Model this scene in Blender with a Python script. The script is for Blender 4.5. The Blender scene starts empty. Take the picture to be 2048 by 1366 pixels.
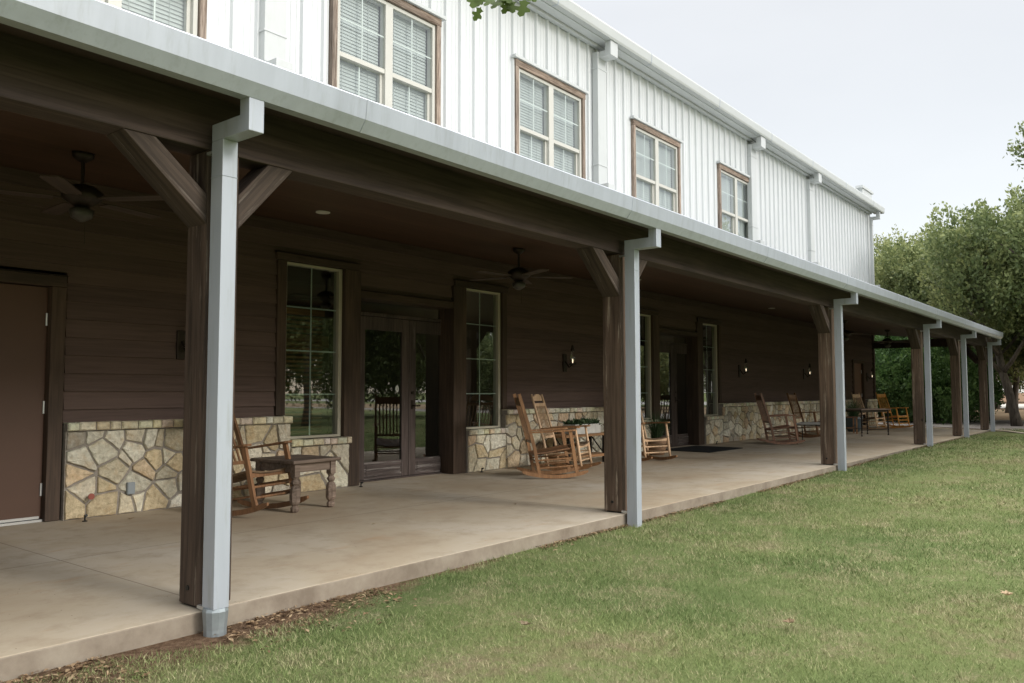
import bpy, math, random
import numpy as np
from mathutils import Vector, Matrix
rnd = random.Random(7)
S = bpy.context.scene
COL = S.collection

# ------------------------------------------------------------------ camera
CAM_Z = 1.13
F = Vector((0.78058429, 0.62198188, 0.06186048)); R = Vector((0.62324725, -0.78202342, -0.00149713)); U = Vector((-0.04744516, -0.03972301, 0.99808368))
cd = bpy.data.cameras.new('camera'); cam = bpy.data.objects.new('camera', cd); COL.objects.link(cam)
cd.sensor_width = 36; cd.lens = 1624.96/2048*36; cd.clip_start = .05; cd.clip_end = 2000
M3 = Matrix((R, U, -F)).transposed()
cam.matrix_world = Matrix.Translation((0, 0, CAM_Z)) @ M3.to_4x4()
S.camera = cam

# ------------------------------------------------------------------ world, sun, exposure
w = bpy.data.worlds.new('World'); S.world = w; w.use_nodes = True
wn = w.node_tree.nodes; wl = w.node_tree.links; wn.clear()
SUN_EL, SUN_AZ = math.radians(24), math.radians(173)     # azimuth measured from +Y clockwise (towards +X)
sky = wn.new('ShaderNodeTexSky'); sky.sky_type = 'NISHITA'; sky.sun_disc = False
sky.sun_elevation = SUN_EL; sky.sun_rotation = SUN_AZ
bg1 = wn.new('ShaderNodeBackground'); bg1.inputs['Strength'].default_value = .05
wl.new(sky.outputs[0], bg1.inputs[0])
tc = wn.new('ShaderNodeTexCoord'); sp = wn.new('ShaderNodeSeparateXYZ'); wl.new(tc.outputs['Generated'], sp.inputs[0])
mr = wn.new('ShaderNodeMapRange'); mr.interpolation_type = 'SMOOTHSTEP'
mr.inputs['From Min'].default_value = .42; mr.inputs['From Max'].default_value = .84
mr.inputs['To Min'].default_value = .565; mr.inputs['To Max'].default_value = 2.7
wl.new(sp.outputs['Z'], mr.inputs['Value'])
mpn = wn.new('ShaderNodeMapping'); mpn.inputs['Scale'].default_value = (1, 1, 2.6); wl.new(tc.outputs['Generated'], mpn.inputs[0])
nz = wn.new('ShaderNodeTexNoise'); nz.inputs['Scale'].default_value = 1.7; nz.inputs['Detail'].default_value = 5; wl.new(mpn.outputs[0], nz.inputs['Vector'])
mr2 = wn.new('ShaderNodeMapRange'); mr2.inputs['From Min'].default_value = .3; mr2.inputs['From Max'].default_value = .7
mr2.inputs['To Min'].default_value = .95; mr2.inputs['To Max'].default_value = 1.05; wl.new(nz.outputs['Fac'], mr2.inputs['Value'])
mu = wn.new('ShaderNodeMath'); mu.operation = 'MULTIPLY'; wl.new(mr.outputs[0], mu.inputs[0]); wl.new(mr2.outputs[0], mu.inputs[1])
bg2 = wn.new('ShaderNodeBackground'); bg2.inputs[0].default_value = (1.0, .98, .94, 1); wl.new(mu.outputs[0], bg2.inputs['Strength'])
ad = wn.new('ShaderNodeAddShader'); wl.new(bg1.outputs[0], ad.inputs[0]); wl.new(bg2.outputs[0], ad.inputs[1])
wo = wn.new('ShaderNodeOutputWorld'); wl.new(ad.outputs[0], wo.inputs[0])
sd = bpy.data.lights.new('sun', 'SUN'); sd.energy = 1.4; sd.angle = math.radians(16); sd.color = (1, .97, .92)
sun = bpy.data.objects.new('sun', sd); COL.objects.link(sun)
sdir = Vector((math.sin(SUN_AZ)*math.cos(SUN_EL), math.cos(SUN_AZ)*math.cos(SUN_EL), math.sin(SUN_EL)))
sun.rotation_euler = sdir.to_track_quat('Z', 'Y').to_euler(); sun.location = (0, -20, 30)
S.view_settings.view_transform = 'Standard'; S.view_settings.look = 'None'
S.view_settings.exposure = 0.45; S.view_settings.gamma = 1.0
S.render.engine = 'CYCLES'
S.cycles.max_bounces = 8; S.cycles.transparent_max_bounces = 12; S.cycles.caustics_reflective = False; S.cycles.caustics_refractive = False

# ------------------------------------------------------------------ mesh helpers
class MB:
    def __init__(s): s.v = []; s.f = []; s.c = []; s.cur = None
    def add(s, vs, fs):
        o = len(s.v); s.v += [tuple(p) for p in vs]; s.f += [tuple(i+o for i in f) for f in fs]; s.c += [s.cur]*len(fs)
    def box(s, x0, x1, y0, y1, z0, z1, M=None):
        P = [(x0,y0,z0),(x1,y0,z0),(x1,y1,z0),(x0,y1,z0),(x0,y0,z1),(x1,y0,z1),(x1,y1,z1),(x0,y1,z1)]
        if M: P = [M @ Vector(p) for p in P]
        s.add(P, [(0,3,2,1),(4,5,6,7),(0,1,5,4),(1,2,6,5),(2,3,7,6),(3,0,4,7)]); return s
    def bar(s, a, b, w, h, side=(0,1,0)):
        a = Vector(a); b = Vector(b); d = (b-a).normalized(); sv = Vector(side); sv = (sv - d*sv.dot(d)).normalized(); u = d.cross(sv)
        P = []
        for c in (a, b):
            for i, j in ((-1,-1),(1,-1),(1,1),(-1,1)): P.append(c + sv*(i*w/2) + u*(j*h/2))
        s.add(P, [(0,1,2,3),(7,6,5,4),(0,4,5,1),(1,5,6,2),(2,6,7,3),(3,7,4,0)]); return s
    def tube(s, pts, rs, n=8, cap=True):
        pts = [Vector(p) for p in pts]
        if not isinstance(rs, (list, tuple)): rs = [rs]*len(pts)
        V = []; ref = None
        for i, p in enumerate(pts):
            d = (pts[min(i+1, len(pts)-1)] - pts[max(i-1, 0)]).normalized()
            if ref is None: ref = Vector((0,0,1)) if abs(d.z) < .9 else Vector((1,0,0))
            a = (ref - d*ref.dot(d)).normalized(); b = d.cross(a); ref = a
            for k in range(n):
                t = 2*math.pi*k/n; V.append(p + (a*math.cos(t) + b*math.sin(t))*rs[i])
        Fc = []
        for i in range(len(pts)-1):
            for k in range(n):
                k2 = (k+1) % n; Fc.append((i*n+k, i*n+k2, (i+1)*n+k2, (i+1)*n+k))
        if cap: Fc.append(tuple(range(n-1, -1, -1))); Fc.append(tuple((len(pts)-1)*n+k for k in range(n)))
        s.add(V, Fc); return s
    def lathe(s, c, prof, n=14, sq=None):
        V = []; cx, cy, cz = c
        for i, (r, z) in enumerate(prof):
            for k in range(n):
                t = 2*math.pi*(k+.5)/n
                V.append((cx + r*math.cos(t), cy + r*math.sin(t), cz + z))
        Fc = [(i*n+k, i*n+(k+1) % n, (i+1)*n+(k+1) % n, (i+1)*n+k) for i in range(len(prof)-1) for k in range(n)]
        Fc.append(tuple(range(n-1, -1, -1))); Fc.append(tuple((len(prof)-1)*n+k for k in range(n)))
        s.add(V, Fc); return s
    def extr(s, poly, axis, a, b):
        """polygon of 2-D points extruded along an axis: axis 'x' -> (y,z), 'y' -> (x,z), 'z' -> (x,y)"""
        def mk(p, t): return {'x': (t, p[0], p[1]), 'y': (p[0], t, p[1]), 'z': (p[0], p[1], t)}[axis]
        n = len(poly); V = [mk(p, a) for p in poly] + [mk(p, b) for p in poly]
        s.add(V, [tuple(range(n-1, -1, -1)), tuple(range(n, 2*n))] + [(i, (i+1) % n, n+(i+1) % n, n+i) for i in range(n)]); return s
    def strip(s, line, axis, a, b):
        """open polyline swept along an axis, one sheet"""
        def mk(p, t): return {'x': (t, p[0], p[1]), 'y': (p[0], t, p[1]), 'z': (p[0], p[1], t)}[axis]
        n = len(line); s.add([mk(p, a) for p in line] + [mk(p, b) for p in line], [(i, i+1, n+i+1, n+i) for i in range(n-1)]); return s
    def build(s, name, mat, parent=None, smooth=False, bevel=0, loc=None):
        me = bpy.data.meshes.new(name); me.from_pydata(s.v, [], s.f); me.update()
        bm_fix(me)
        if any(c is not None for c in s.c):
            at = me.color_attributes.new('tone', 'FLOAT_COLOR', 'CORNER')
            for p, c in zip(me.polygons, s.c):
                for li in p.loop_indices: at.data[li].color = (*(c or (1,1,1)), 1)
        me.materials.append(mat)
        if smooth:
            for p in me.polygons: p.use_smooth = True
        o = bpy.data.objects.new(name, me); COL.objects.link(o)
        if loc: o.location = loc
        if parent: o.parent = parent
        if bevel:
            b = o.modifiers.new('bevel', 'BEVEL'); b.width = bevel; b.segments = 2; b.limit_method = 'ANGLE'
        return o
import bmesh
def bm_fix(me):
    pass
def tag(o, label=None, cat=None, group=None, kind=None):
    if label: o['label'] = label
    if cat: o['category'] = cat
    if group: o['group'] = group
    if kind: o['kind'] = kind
    return o
def empty(name, loc, rz=0, label=None, cat=None, group=None):
    o = bpy.data.objects.new(name, None); COL.objects.link(o); o.location = loc; o.rotation_euler = (0, 0, rz); o.empty_display_size = .2
    return tag(o, label, cat, group)
def copy_tree(o, parent=None):
    c = o.copy(); COL.objects.link(c)
    if parent: c.parent = parent
    for ch in list(o.children): copy_tree(ch, c)
    return c

# ------------------------------------------------------------------ material helpers
def N(nt, t, **kw):
    n = nt.nodes.new(t)
    for k, v in kw.items():
        if k in n.inputs: n.inputs[k].default_value = v
        else: setattr(n, k, v)
    return n
def newmat(name):
    m = bpy.data.materials.new(name); m.use_nodes = True; nt = m.node_tree
    b = nt.nodes['Principled BSDF']; return m, nt, b
def ramp(nt, src, stops):
    r = nt.nodes.new('ShaderNodeValToRGB'); e = r.color_ramp.elements
    while len(e) < len(stops): e.new(.5)
    for el, (p, c) in zip(e, stops): el.position = p; el.color = (*c, 1) if len(c) == 3 else c
    nt.links.new(src, r.inputs[0]); return r.outputs[0]
def coords(nt, scale=(1,1,1), world=True, rot=(0,0,0)):
    if world: src = nt.nodes.new('ShaderNodeNewGeometry').outputs['Position']
    else: src = nt.nodes.new('ShaderNodeTexCoord').outputs['Object']
    m = nt.nodes.new('ShaderNodeMapping'); m.inputs['Scale'].default_value = scale; m.inputs['Rotation'].default_value = rot
    nt.links.new(src, m.inputs[0]); return m.outputs[0]
def noise(nt, vec, scale, detail=5, rough=.55, dist=0):
    n = N(nt, 'ShaderNodeTexNoise', Scale=scale, Detail=detail, Roughness=rough, Distortion=dist); nt.links.new(vec, n.inputs['Vector']); return n.outputs['Fac']
def mixc(nt, fac, a, b, mode='MIX'):
    m = nt.nodes.new('ShaderNodeMix'); m.data_type = 'RGBA'; m.blend_type = mode
    for s_, v in ((m.inputs[0], fac), (m.inputs[6], a), (m.inputs[7], b)):
        if hasattr(v, 'is_linked'): nt.links.new(v, s_)
        elif isinstance(v, tuple): s_.default_value = (*v, 1) if len(v) == 3 else v
        else: s_.default_value = v
    return m.outputs[2]
def bump(nt, b, h, strength=.3, dist=.01):
    bp = N(nt, 'ShaderNodeBump', Strength=strength, Distance=dist); nt.links.new(h, bp.inputs['Height']); nt.links.new(bp.outputs[0], b.inputs['Normal'])
def wood(name, dark, light, axis='z', rough=.7, grain=1.0, world=True, worn=None, worn_amt=.55, bmp=.35, spec=.3, knots=False):
    m, nt, b = newmat(name)
    sc = {'x': (1.2, 28, 28), 'y': (28, 1.2, 28), 'z': (28, 28, 1.2)}[axis]
    v = coords(nt, tuple(s_*grain for s_ in sc), world)
    g = noise(nt, v, 1.6, 6, .6, .6)
    big = noise(nt, coords(nt, tuple(.06*s_*grain + .4 for s_ in sc), world), 1.2, 4, .6)
    c = ramp(nt, g, [(.3, dark), (.68, light)])
    c2 = ramp(nt, big, [(.35, (.6, .6, .6)), (.65, (1.15, 1.12, 1.1))])
    c = mixc(nt, 1.0, c, c2, 'MULTIPLY')
    if knots:
        vk = N(nt, 'ShaderNodeTexVoronoi', Scale=1.0, Randomness=1.0); nt.links.new(coords(nt, tuple(3.2 if s_ > 5 else 1.9 for s_ in sc), world), vk.inputs['Vector'])
        c = mixc(nt, ramp(nt, vk.outputs['Distance'], [(.045, (.85, .85, .85)), (.085, (0, 0, 0))]), c, (.012, .008, .006))
    if worn:
        wv = noise(nt, coords(nt, tuple(s_*grain*.45 for s_ in sc), world), 2.3, 8, .75, .3)
        f = ramp(nt, wv, [(worn_amt, (0,0,0)), (worn_amt+.1, (1,1,1))])
        c = mixc(nt, f, c, worn)
    nt.links.new(c, b.inputs['Base Color']); b.inputs['Roughness'].default_value = rough; b.inputs['Specular IOR Level'].default_value = spec
    bump(nt, b, g, bmp, .004); return m
def plain(name, col, rough=.5, metal=0, var=.06, spec=.4, scale=3, dirt=None, streak=False, world=True):
    m, nt, b = newmat(name)
    v = coords(nt, (6, 6, .7) if streak else (1, 1, 1), world)
    n_ = noise(nt, v, scale, 6, .6)
    c = ramp(nt, n_, [(.3, tuple(x*(1-var) for x in col)), (.7, tuple(min(1, x*(1+var)) for x in col))])
    if dirt:
        d = noise(nt, coords(nt, (9, 9, .9) if streak else (3, 3, 1), world), 2.2, 8, .7)
        c = mixc(nt, ramp(nt, d, [(.52, (0,0,0)), (.75, (.55,.55,.55))]), c, dirt)
    nt.links.new(c, b.inputs['Base Color']); b.inputs['Roughness'].default_value = rough; b.inputs['Metallic'].default_value = metal
    b.inputs['Specular IOR Level'].default_value = spec; return m
def glow(name, col, st):
    m, nt, b = newmat(name); b.inputs['Base Color'].default_value = (*col, 1); b.inputs['Emission Color'].default_value = (*col, 1); b.inputs['Emission Strength'].default_value = st; return m
def glass(name, tint=(.85, .9, .88), boost=1.6, base=.04, wav=.0):
    m = bpy.data.materials.new(name); m.use_nodes = True; nt = m.node_tree; nt.nodes.clear()
    tr = N(nt, 'ShaderNodeBsdfTransparent'); tr.inputs[0].default_value = (*tint, 1)
    gl = N(nt, 'ShaderNodeBsdfGlossy', Roughness=.015); gl.inputs[0].default_value = (.95, .98, 1, 1)
    ge = N(nt, 'ShaderNodeNewGeometry'); dt = N(nt, 'ShaderNodeVectorMath', operation='DOT_PRODUCT'); nt.links.new(ge.outputs['Normal'], dt.inputs[0]); nt.links.new(ge.outputs['Incoming'], dt.inputs[1])
    ab = N(nt, 'ShaderNodeMath', operation='ABSOLUTE'); nt.links.new(dt.outputs['Value'], ab.inputs[0])
    om = N(nt, 'ShaderNodeMath', operation='SUBTRACT'); om.inputs[0].default_value = 1; nt.links.new(ab.outputs[0], om.inputs[1]); om.use_clamp = True
    pw = N(nt, 'ShaderNodeMath', operation='POWER'); pw.inputs[1].default_value = 5; nt.links.new(om.outputs[0], pw.inputs[0])
    fr = N(nt, 'ShaderNodeMath', operation='MULTIPLY_ADD'); fr.inputs[1].default_value = .96; fr.inputs[2].default_value = .04; nt.links.new(pw.outputs[0], fr.inputs[0])
    ma = N(nt, 'ShaderNodeMath', operation='MULTIPLY_ADD'); ma.inputs[1].default_value = boost; ma.inputs[2].default_value = base; ma.use_clamp = True
    nt.links.new(fr.outputs[0], ma.inputs[0])
    if wav:
        bp = N(nt, 'ShaderNodeBump', Strength=wav, Distance=.01); nt.links.new(noise(nt, coords(nt), 1.6, 1), bp.inputs['Height']); nt.links.new(bp.outputs[0], gl.inputs['Normal'])
    mx = N(nt, 'ShaderNodeMixShader'); out = N(nt, 'ShaderNodeOutputMaterial')
    nt.links.new(ma.outputs[0], mx.inputs[0]); nt.links.new(tr.outputs[0], mx.inputs[1]); nt.links.new(gl.outputs[0], mx.inputs[2]); nt.links.new(mx.outputs[0], out.inputs[0]); return m

MAT = {}
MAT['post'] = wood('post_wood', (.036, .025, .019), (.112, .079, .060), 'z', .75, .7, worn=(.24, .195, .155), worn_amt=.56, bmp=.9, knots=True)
MAT['post_worn_lit'] = wood('weathered_post_wood_lit', (.062, .041, .029), (.175, .122, .088), 'z', .8, .7, worn=(.33, .27, .21), worn_amt=.555, bmp=.9, knots=True)  # wear is the wood's own; paler base paints in the light on later posts
MAT['brace'] = wood('brace_wood', (.028, .021, .017), (.078, .058, .046), 'z', .75, 1, world=False, worn=(.17, .14, .12), worn_amt=.57, bmp=.7, knots=True)
MAT['beam'] = wood('beam_wood', (.036, .025, .022), (.076, .055, .048), 'x', .7, .8, bmp=.4)
MAT['soffit'] = wood('soffit_wood', (.034, .023, .019), (.066, .045, .036), 'x', .7, .6)
MAT['trim'] = wood('dark_trim_wood', (.040, .027, .019), (.090, .060, .042), 'z', .65, 1)
MAT['trimx'] = wood('dark_trim_wood_level', (.040, .027, .019), (.085, .058, .042), 'x', .65, 1)
MAT['oldtrim'] = wood('weathered_trim', (.10, .066, .046), (.46, .385, .33), 'z', .85, 2.2, worn=(.05, .026, .015), worn_amt=.56, bmp=.9)
MAT['oldtrimx'] = wood('weathered_trim_level', (.10, .064, .044), (.40, .325, .27), 'x', .85, 2.2, worn=(.05, .026, .015), worn_amt=.54, bmp=.9)
MAT['frame'] = plain('cream_vinyl', (.50, .495, .46), .45, var=.03)
MAT['frame_low'] = plain('tan_vinyl', (.42, .39, .31), .5, var=.05)
MAT['bars'] = plain('muntin_white', (.66, .70, .68), .5, var=.02)
MAT['blind'] = plain('white_blind', (.46, .49, .485), .55, var=.03)
MAT['woodblind'] = wood('wood_blind', (.20, .10, .045), (.38, .21, .10), 'x', .5, 1)
MAT['white'] = plain('white_sheet_metal', (.59, .61, .63), .36, 0, .02, .5, .8)
MAT['whitetrim'] = plain('white_trim_metal', (.50, .52, .53), .4, 0, .03, .5, 1.2, dirt=(.43, .45, .44))
MAT['gutter'] = plain('galvanised_gutter', (.395, .43, .485), .38, .15, .07, .5, 1.6, dirt=(.27, .29, .30), streak=True)
MAT['spout'] = plain('galvanised_downspout', (.40, .435, .49), .38, .15, .06, .5, 1.1, dirt=(.24, .26, .22), streak=True)
MAT['gutter_up'] = plain('pale_roof_gutter', (.44, .46, .46), .4, .05, .04, .5, 1.5, dirt=(.46, .48, .47))
MAT['boot'] = plain('zinc_boot', (.30, .34, .36), .45, .5, .15, .5, 9)
MAT['brownmetal'] = plain('brown_steel_door', (.078, .039, .024), .5, 0, .08, .4, 1.5)
MAT['tandoor'] = plain('tan_steel_door', (.17, .095, .065), .5, 0, .06)
MAT['alu'] = plain('aluminium', (.55, .56, .56), .35, .7, .05)
MAT['black'] = plain('black_metal', (.018, .018, .017), .45, .4, .2)
MAT['bronze'] = plain('dark_bronze', (.030, .022, .016), .45, .5, .2)
MAT['fanblade'] = wood('fan_blade_wood', (.045, .032, .026), (.09, .068, .056), 'x', .6, .6, world=False)
MAT['fanshade'] = plain('smoked_glass_bowl', (.05, .047, .042), .35, 0, .05)
MAT['paper'] = plain('sticker_white', (.75, .77, .74), .6, 0, .02)
MAT['doorwood'] = wood('door_wood_weathered', (.044, .033, .030), (.098, .076, .068), 'z', .7, 1, worn=(.18, .16, .15), worn_amt=.60, bmp=.6)
MAT['doorwoodx'] = wood('door_panel_weathered', (.046, .036, .033), (.115, .090, .082), 'x', .75, 1, worn=(.22, .20, .185), worn_amt=.52, bmp=.7)
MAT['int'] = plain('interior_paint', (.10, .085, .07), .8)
MAT['glass'] = glass('window_glass', (.66, .74, .70), 2.2, .10, .02)
MAT['glass_up'] = glass('upper_window_glass', (.90, .93, .92), 1.6, .05, .015)
MAT['clear'] = glass('clear_lamp_glass', (.93, .93, .9), 1.5, .03)
MAT['bulb'] = glow('lamp_bulb', (1, .80, .55), 1.5)
MAT['can'] = glow('recessed_lamp', (1, .86, .66), .9)
MAT['ceil_glow'] = glow('interior_lamp', (1, .82, .5), 2.5)
MAT['basket'] = wood('wicker', (.20, .11, .06), (.42, .27, .17), 'x', .8, 3, world=False, bmp=1)
MAT['terra'] = plain('blue_glazed_pot', (.06, .085, .10), .3, 0, .2)
MAT['crate'] = plain('grey_painted_box', (.46, .45, .42), .6, .0, .15, .3, 8, dirt=(.25, .24, .22), world=False)
MAT['rubber'] = plain('rubber_mat', (.020, .022, .024), .9, 0, .2, .2, 30)
MAT['red'] = plain('red_valve', (.26, .07, .05), .5)
MAT['box'] = plain('grey_electric_box', (.25, .28, .30), .5, .2)
MAT['soil'] = plain('potting_soil', (.05, .035, .025), .95)

# ceiling: narrow stained boards
m, nt, b = newmat('ceiling_boards'); v = coords(nt)
sx = N(nt, 'ShaderNodeSeparateXYZ'); nt.links.new(v, sx.inputs[0])
q = N(nt, 'ShaderNodeMath', operation='MULTIPLY'); q.inputs[1].default_value = 1/.135; nt.links.new(sx.outputs['Y'], q.inputs[0])
fr = N(nt, 'ShaderNodeMath', operation='FRACT'); nt.links.new(q.outputs[0], fr.inputs[0])
fl = N(nt, 'ShaderNodeMath', operation='FLOOR'); nt.links.new(q.outputs[0], fl.inputs[0])
wnz = N(nt, 'ShaderNodeTexWhiteNoise', noise_dimensions='1D'); nt.links.new(fl.outputs[0], wnz.inputs['W'])
g = noise(nt, coords(nt, (1.3, 22, 22)), 1.5, 6, .6, .5)
c = ramp(nt, g, [(.3, (.044, .024, .014)), (.7, (.098, .054, .031))])
c = mixc(nt, .35, c, ramp(nt, wnz.outputs['Value'], [(0, (.03, .015, .011)), (1, (.10, .052, .034))]))
gr = ramp(nt, fr.outputs[0], [(0, (.15, .15, .15)), (.07, (1, 1, 1))])
c = mixc(nt, 1.0, c, gr, 'MULTIPLY')
nt.links.new(c, b.inputs['Base Color']); b.inputs['Roughness'].default_value = .55; b.inputs['Specular IOR Level'].default_value = .3
MAT['ceiling'] = m
# siding: brown planks, tone per plank
m, nt, b = newmat('brown_lap_siding'); v = coords(nt)
sx = N(nt, 'ShaderNodeSeparateXYZ'); nt.links.new(v, sx.inputs[0])
q = N(nt, 'ShaderNodeMath', operation='MULTIPLY'); q.inputs[1].default_value = 1/.163; nt.links.new(sx.outputs['Z'], q.inputs[0])
fl = N(nt, 'ShaderNodeMath', operation='FLOOR'); nt.links.new(q.outputs[0], fl.inputs[0])
wnz = N(nt, 'ShaderNodeTexWhiteNoise', noise_dimensions='1D'); nt.links.new(fl.outputs[0], wnz.inputs['W'])
g = noise(nt, coords(nt, (1.1, 20, 26)), 1.5, 6, .62, .4)
c = ramp(nt, g, [(.28, (.060, .041, .035)), (.72, (.122, .084, .072))])
c = mixc(nt, .3, c, ramp(nt, wnz.outputs['Value'], [(0, (.050, .034, .030)), (1, (.160, .108, .090))]))
nt.links.new(c, b.inputs['Base Color']); b.inputs['Roughness'].default_value = .72; b.inputs['Specular IOR Level'].default_value = .25
bump(nt, b, g, .4, .003); MAT['siding'] = m
# limestone
m, nt, b = newmat('limestone'); at = N(nt, 'ShaderNodeVertexColor', layer_name='tone'); v = coords(nt)
n1 = noise(nt, v, 22, 8, .7); n2 = noise(nt, v, 7, 6, .65, .8)
c = mixc(nt, 1.0, at.outputs[0], ramp(nt, n1, [(.28, (.66, .63, .57)), (.7, (1.45, 1.45, 1.4))]), 'MULTIPLY')
c = mixc(nt, ramp(nt, n2, [(.50, (0, 0, 0)), (.66, (.38, .38, .38))]), c, mixc(nt, 1.0, at.outputs[0], (.98, .74, .48), 'MULTIPLY'))
nt.links.new(c, b.inputs['Base Color']); b.inputs['Roughness'].default_value = .9; b.inputs['Specular IOR Level'].default_value = .2
bump(nt, b, n1, 1.0, .022); MAT['stone'] = m
MAT['mortar'] = plain('mortar', (.25, .225, .195), .95, 0, .2, .1, 25)
# concrete slab with control joints and stains
m, nt, b = newmat('porch_concrete'); v = coords(nt)
n1 = noise(nt, v, .55, 6, .6, .4); n2 = noise(nt, v, 3.5, 8, .7); n3 = noise(nt, v, 60, 3, .6)
c = ramp(nt, n1, [(.28, (0.38, 0.295, 0.20)), (.5, (.45, .38, .285)), (.72, (0.51, 0.46, 0.385))])
c = mixc(nt, ramp(nt, n2, [(.48, (0, 0, 0)), (.70, (.65, .65, .65))]), c, (.32, .25, .175))
c = mixc(nt, ramp(nt, noise(nt, coords(nt, (1, 3, 1)), 1.3, 7, .7), [(.58, (0, 0, 0)), (.70, (.5, .5, .5))]), c, (.42, .27, .16))
vor = N(nt, 'ShaderNodeTexVoronoi', Scale=16.0); nt.links.new(v, vor.inputs['Vector'])
pit = ramp(nt, vor.outputs['Distance'], [(.045, (.35, .33, .3)), (.075, (1, 1, 1))])
pm = ramp(nt, noise(nt, v, 1.4, 3), [(.5, (0, 0, 0)), (.58, (1, 1, 1))])
c = mixc(nt, pm, c, mixc(nt, 1.0, c, pit, 'MULTIPLY'))
sx = N(nt, 'ShaderNodeSeparateXYZ'); nt.links.new(v, sx.inputs[0])
def line(nt, src, pos, wdt):
    a = N(nt, 'ShaderNodeMath', operation='SUBTRACT'); nt.links.new(src, a.inputs[0]); a.inputs[1].default_value = pos
    a2 = N(nt, 'ShaderNodeMath', operation='ABSOLUTE'); nt.links.new(a.outputs[0], a2.inputs[0])
    a3 = N(nt, 'ShaderNodeMath', operation='LESS_THAN'); nt.links.new(a2.outputs[0], a3.inputs[0]); a3.inputs[1].default_value = wdt; return a3.outputs[0]
jn = line(nt, sx.outputs['Y'], 5.85, .006)
for xx in (2.45, 6.7, 9.7, 12.9, 15.9, 18.95, 23.1):
    l2 = line(nt, sx.outputs['X'], xx, .005); mx = N(nt, 'ShaderNodeMath', operation='MAXIMUM'); nt.links.new(jn, mx.inputs[0]); nt.links.new(l2, mx.inputs[1]); jn = mx.outputs[0]
fj = N(nt, 'ShaderNodeMath', operation='MULTIPLY'); fj.inputs[1].default_value = .6; nt.links.new(jn, fj.inputs[0])
c = mixc(nt, fj.outputs[0], c, (.16, .13, .10))
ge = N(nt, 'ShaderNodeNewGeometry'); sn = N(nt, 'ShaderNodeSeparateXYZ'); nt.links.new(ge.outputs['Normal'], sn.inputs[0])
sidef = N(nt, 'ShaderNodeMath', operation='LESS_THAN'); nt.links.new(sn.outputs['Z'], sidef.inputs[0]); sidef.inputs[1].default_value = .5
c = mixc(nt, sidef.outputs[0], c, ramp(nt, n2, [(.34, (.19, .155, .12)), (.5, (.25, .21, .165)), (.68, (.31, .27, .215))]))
nt.links.new(c, b.inputs['Base Color']); b.inputs['Roughness'].default_value = .85; b.inputs['Specular IOR Level'].default_value = .25
hm = N(nt, 'ShaderNodeMath', operation='MULTIPLY_ADD'); nt.links.new(n3, hm.inputs[0]); hm.inputs[1].default_value = .5; nt.links.new(n2, hm.inputs[2])
bump(nt, b, hm.outputs[0], .25, .004); MAT['concrete'] = m

def lawn_colour(nt, blade):
    v = coords(nt)
    big = noise(nt, v, .33, 4, .55); mid = noise(nt, v, 2.6, 8, .72, .3); fine = noise(nt, v, 9, 4, .6)
    if blade:
        g1, g2, tan, dry = (.135, .195, .066), (.235, .285, .108), (.38, .345, .215), (.30, .24, .16)
        at = N(nt, 'ShaderNodeVertexColor', layer_name='rnd'); sr = N(nt, 'ShaderNodeSeparateColor'); nt.links.new(at.outputs[0], sr.inputs[0]); rv = sr.outputs[0]
    else:
        g1, g2, tan, dry = (.115, .155, .058), (.185, .22, .088), (.26, .22, .14), (.21, .16, .105)
        rv = noise(nt, v, 45, 3, .6)
    c = mixc(nt, ramp(nt, big, [(.38, (0, 0, 0)), (.62, (1, 1, 1))]), g1, g2)
    mm = N(nt, 'ShaderNodeMath', operation='MULTIPLY_ADD'); nt.links.new(rv, mm.inputs[0]); mm.inputs[1].default_value = .42; nt.links.new(mid, mm.inputs[2])
    c = mixc(nt, ramp(nt, mm.outputs[0], [(.70, (0, 0, 0)), (.96, (.9, .9, .9))]), c, tan)
    m2 = N(nt, 'ShaderNodeMath', operation='MULTIPLY_ADD'); nt.links.new(fine, m2.inputs[0]); m2.inputs[1].default_value = .5; nt.links.new(big, m2.inputs[2])
    c = mixc(nt, ramp(nt, m2.outputs[0], [(.80, (0, 0, 0)), (.95, (.6, .6, .6))]), c, dry)
    return c, v, rv
# ground: lawn, bare strip by the slab
m, nt, b = newmat('lawn_ground'); c, v, rv = lawn_colour(nt, False)
sx = N(nt, 'ShaderNodeSeparateXYZ'); nt.links.new(v, sx.inputs[0])
e1 = N(nt, 'ShaderNodeMath', operation='MULTIPLY_ADD'); nt.links.new(noise(nt, v, 2.2, 5, .6), e1.inputs[0]); e1.inputs[1].default_value = .9; nt.links.new(sx.outputs['Y'], e1.inputs[2])
e2 = N(nt, 'ShaderNodeMapRange'); e2.inputs['From Min'].default_value = 2.6; e2.inputs['From Max'].default_value = 4.6; e2.inputs['To Min'].default_value = 0; e2.inputs['To Max'].default_value = -.42; nt.links.new(sx.outputs['X'], e2.inputs['Value'])
e3 = N(nt, 'ShaderNodeMath', operation='ADD'); nt.links.new(e1.outputs[0], e3.inputs[0]); nt.links.new(e2.outputs[0], e3.inputs[1]); e1 = e3
soilc = ramp(nt, noise(nt, v, 26, 6, .7), [(.3, (.075, .045, .028)), (.55, (.19, .125, .082)), (.8, (.30, .22, .15))])
c = mixc(nt, ramp(nt, e1.outputs[0], [(0, (0, 0, 0)), (1, (1, 1, 1))]), c, soilc)
rr = nt.nodes[-1]
cr = [n for n in nt.nodes if n.type == 'VALTORGB'][-1]
mrr = N(nt, 'ShaderNodeMapRange'); mrr.inputs['From Min'].default_value = 3.92; mrr.inputs['From Max'].default_value = 4.08
nt.links.new(e1.outputs[0], mrr.inputs['Value']); 
for l in list(nt.links):
    if l.to_node == cr and l.to_socket == cr.inputs[0]: nt.links.remove(l)
nt.links.new(mrr.outputs[0], cr.inputs[0])
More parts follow.
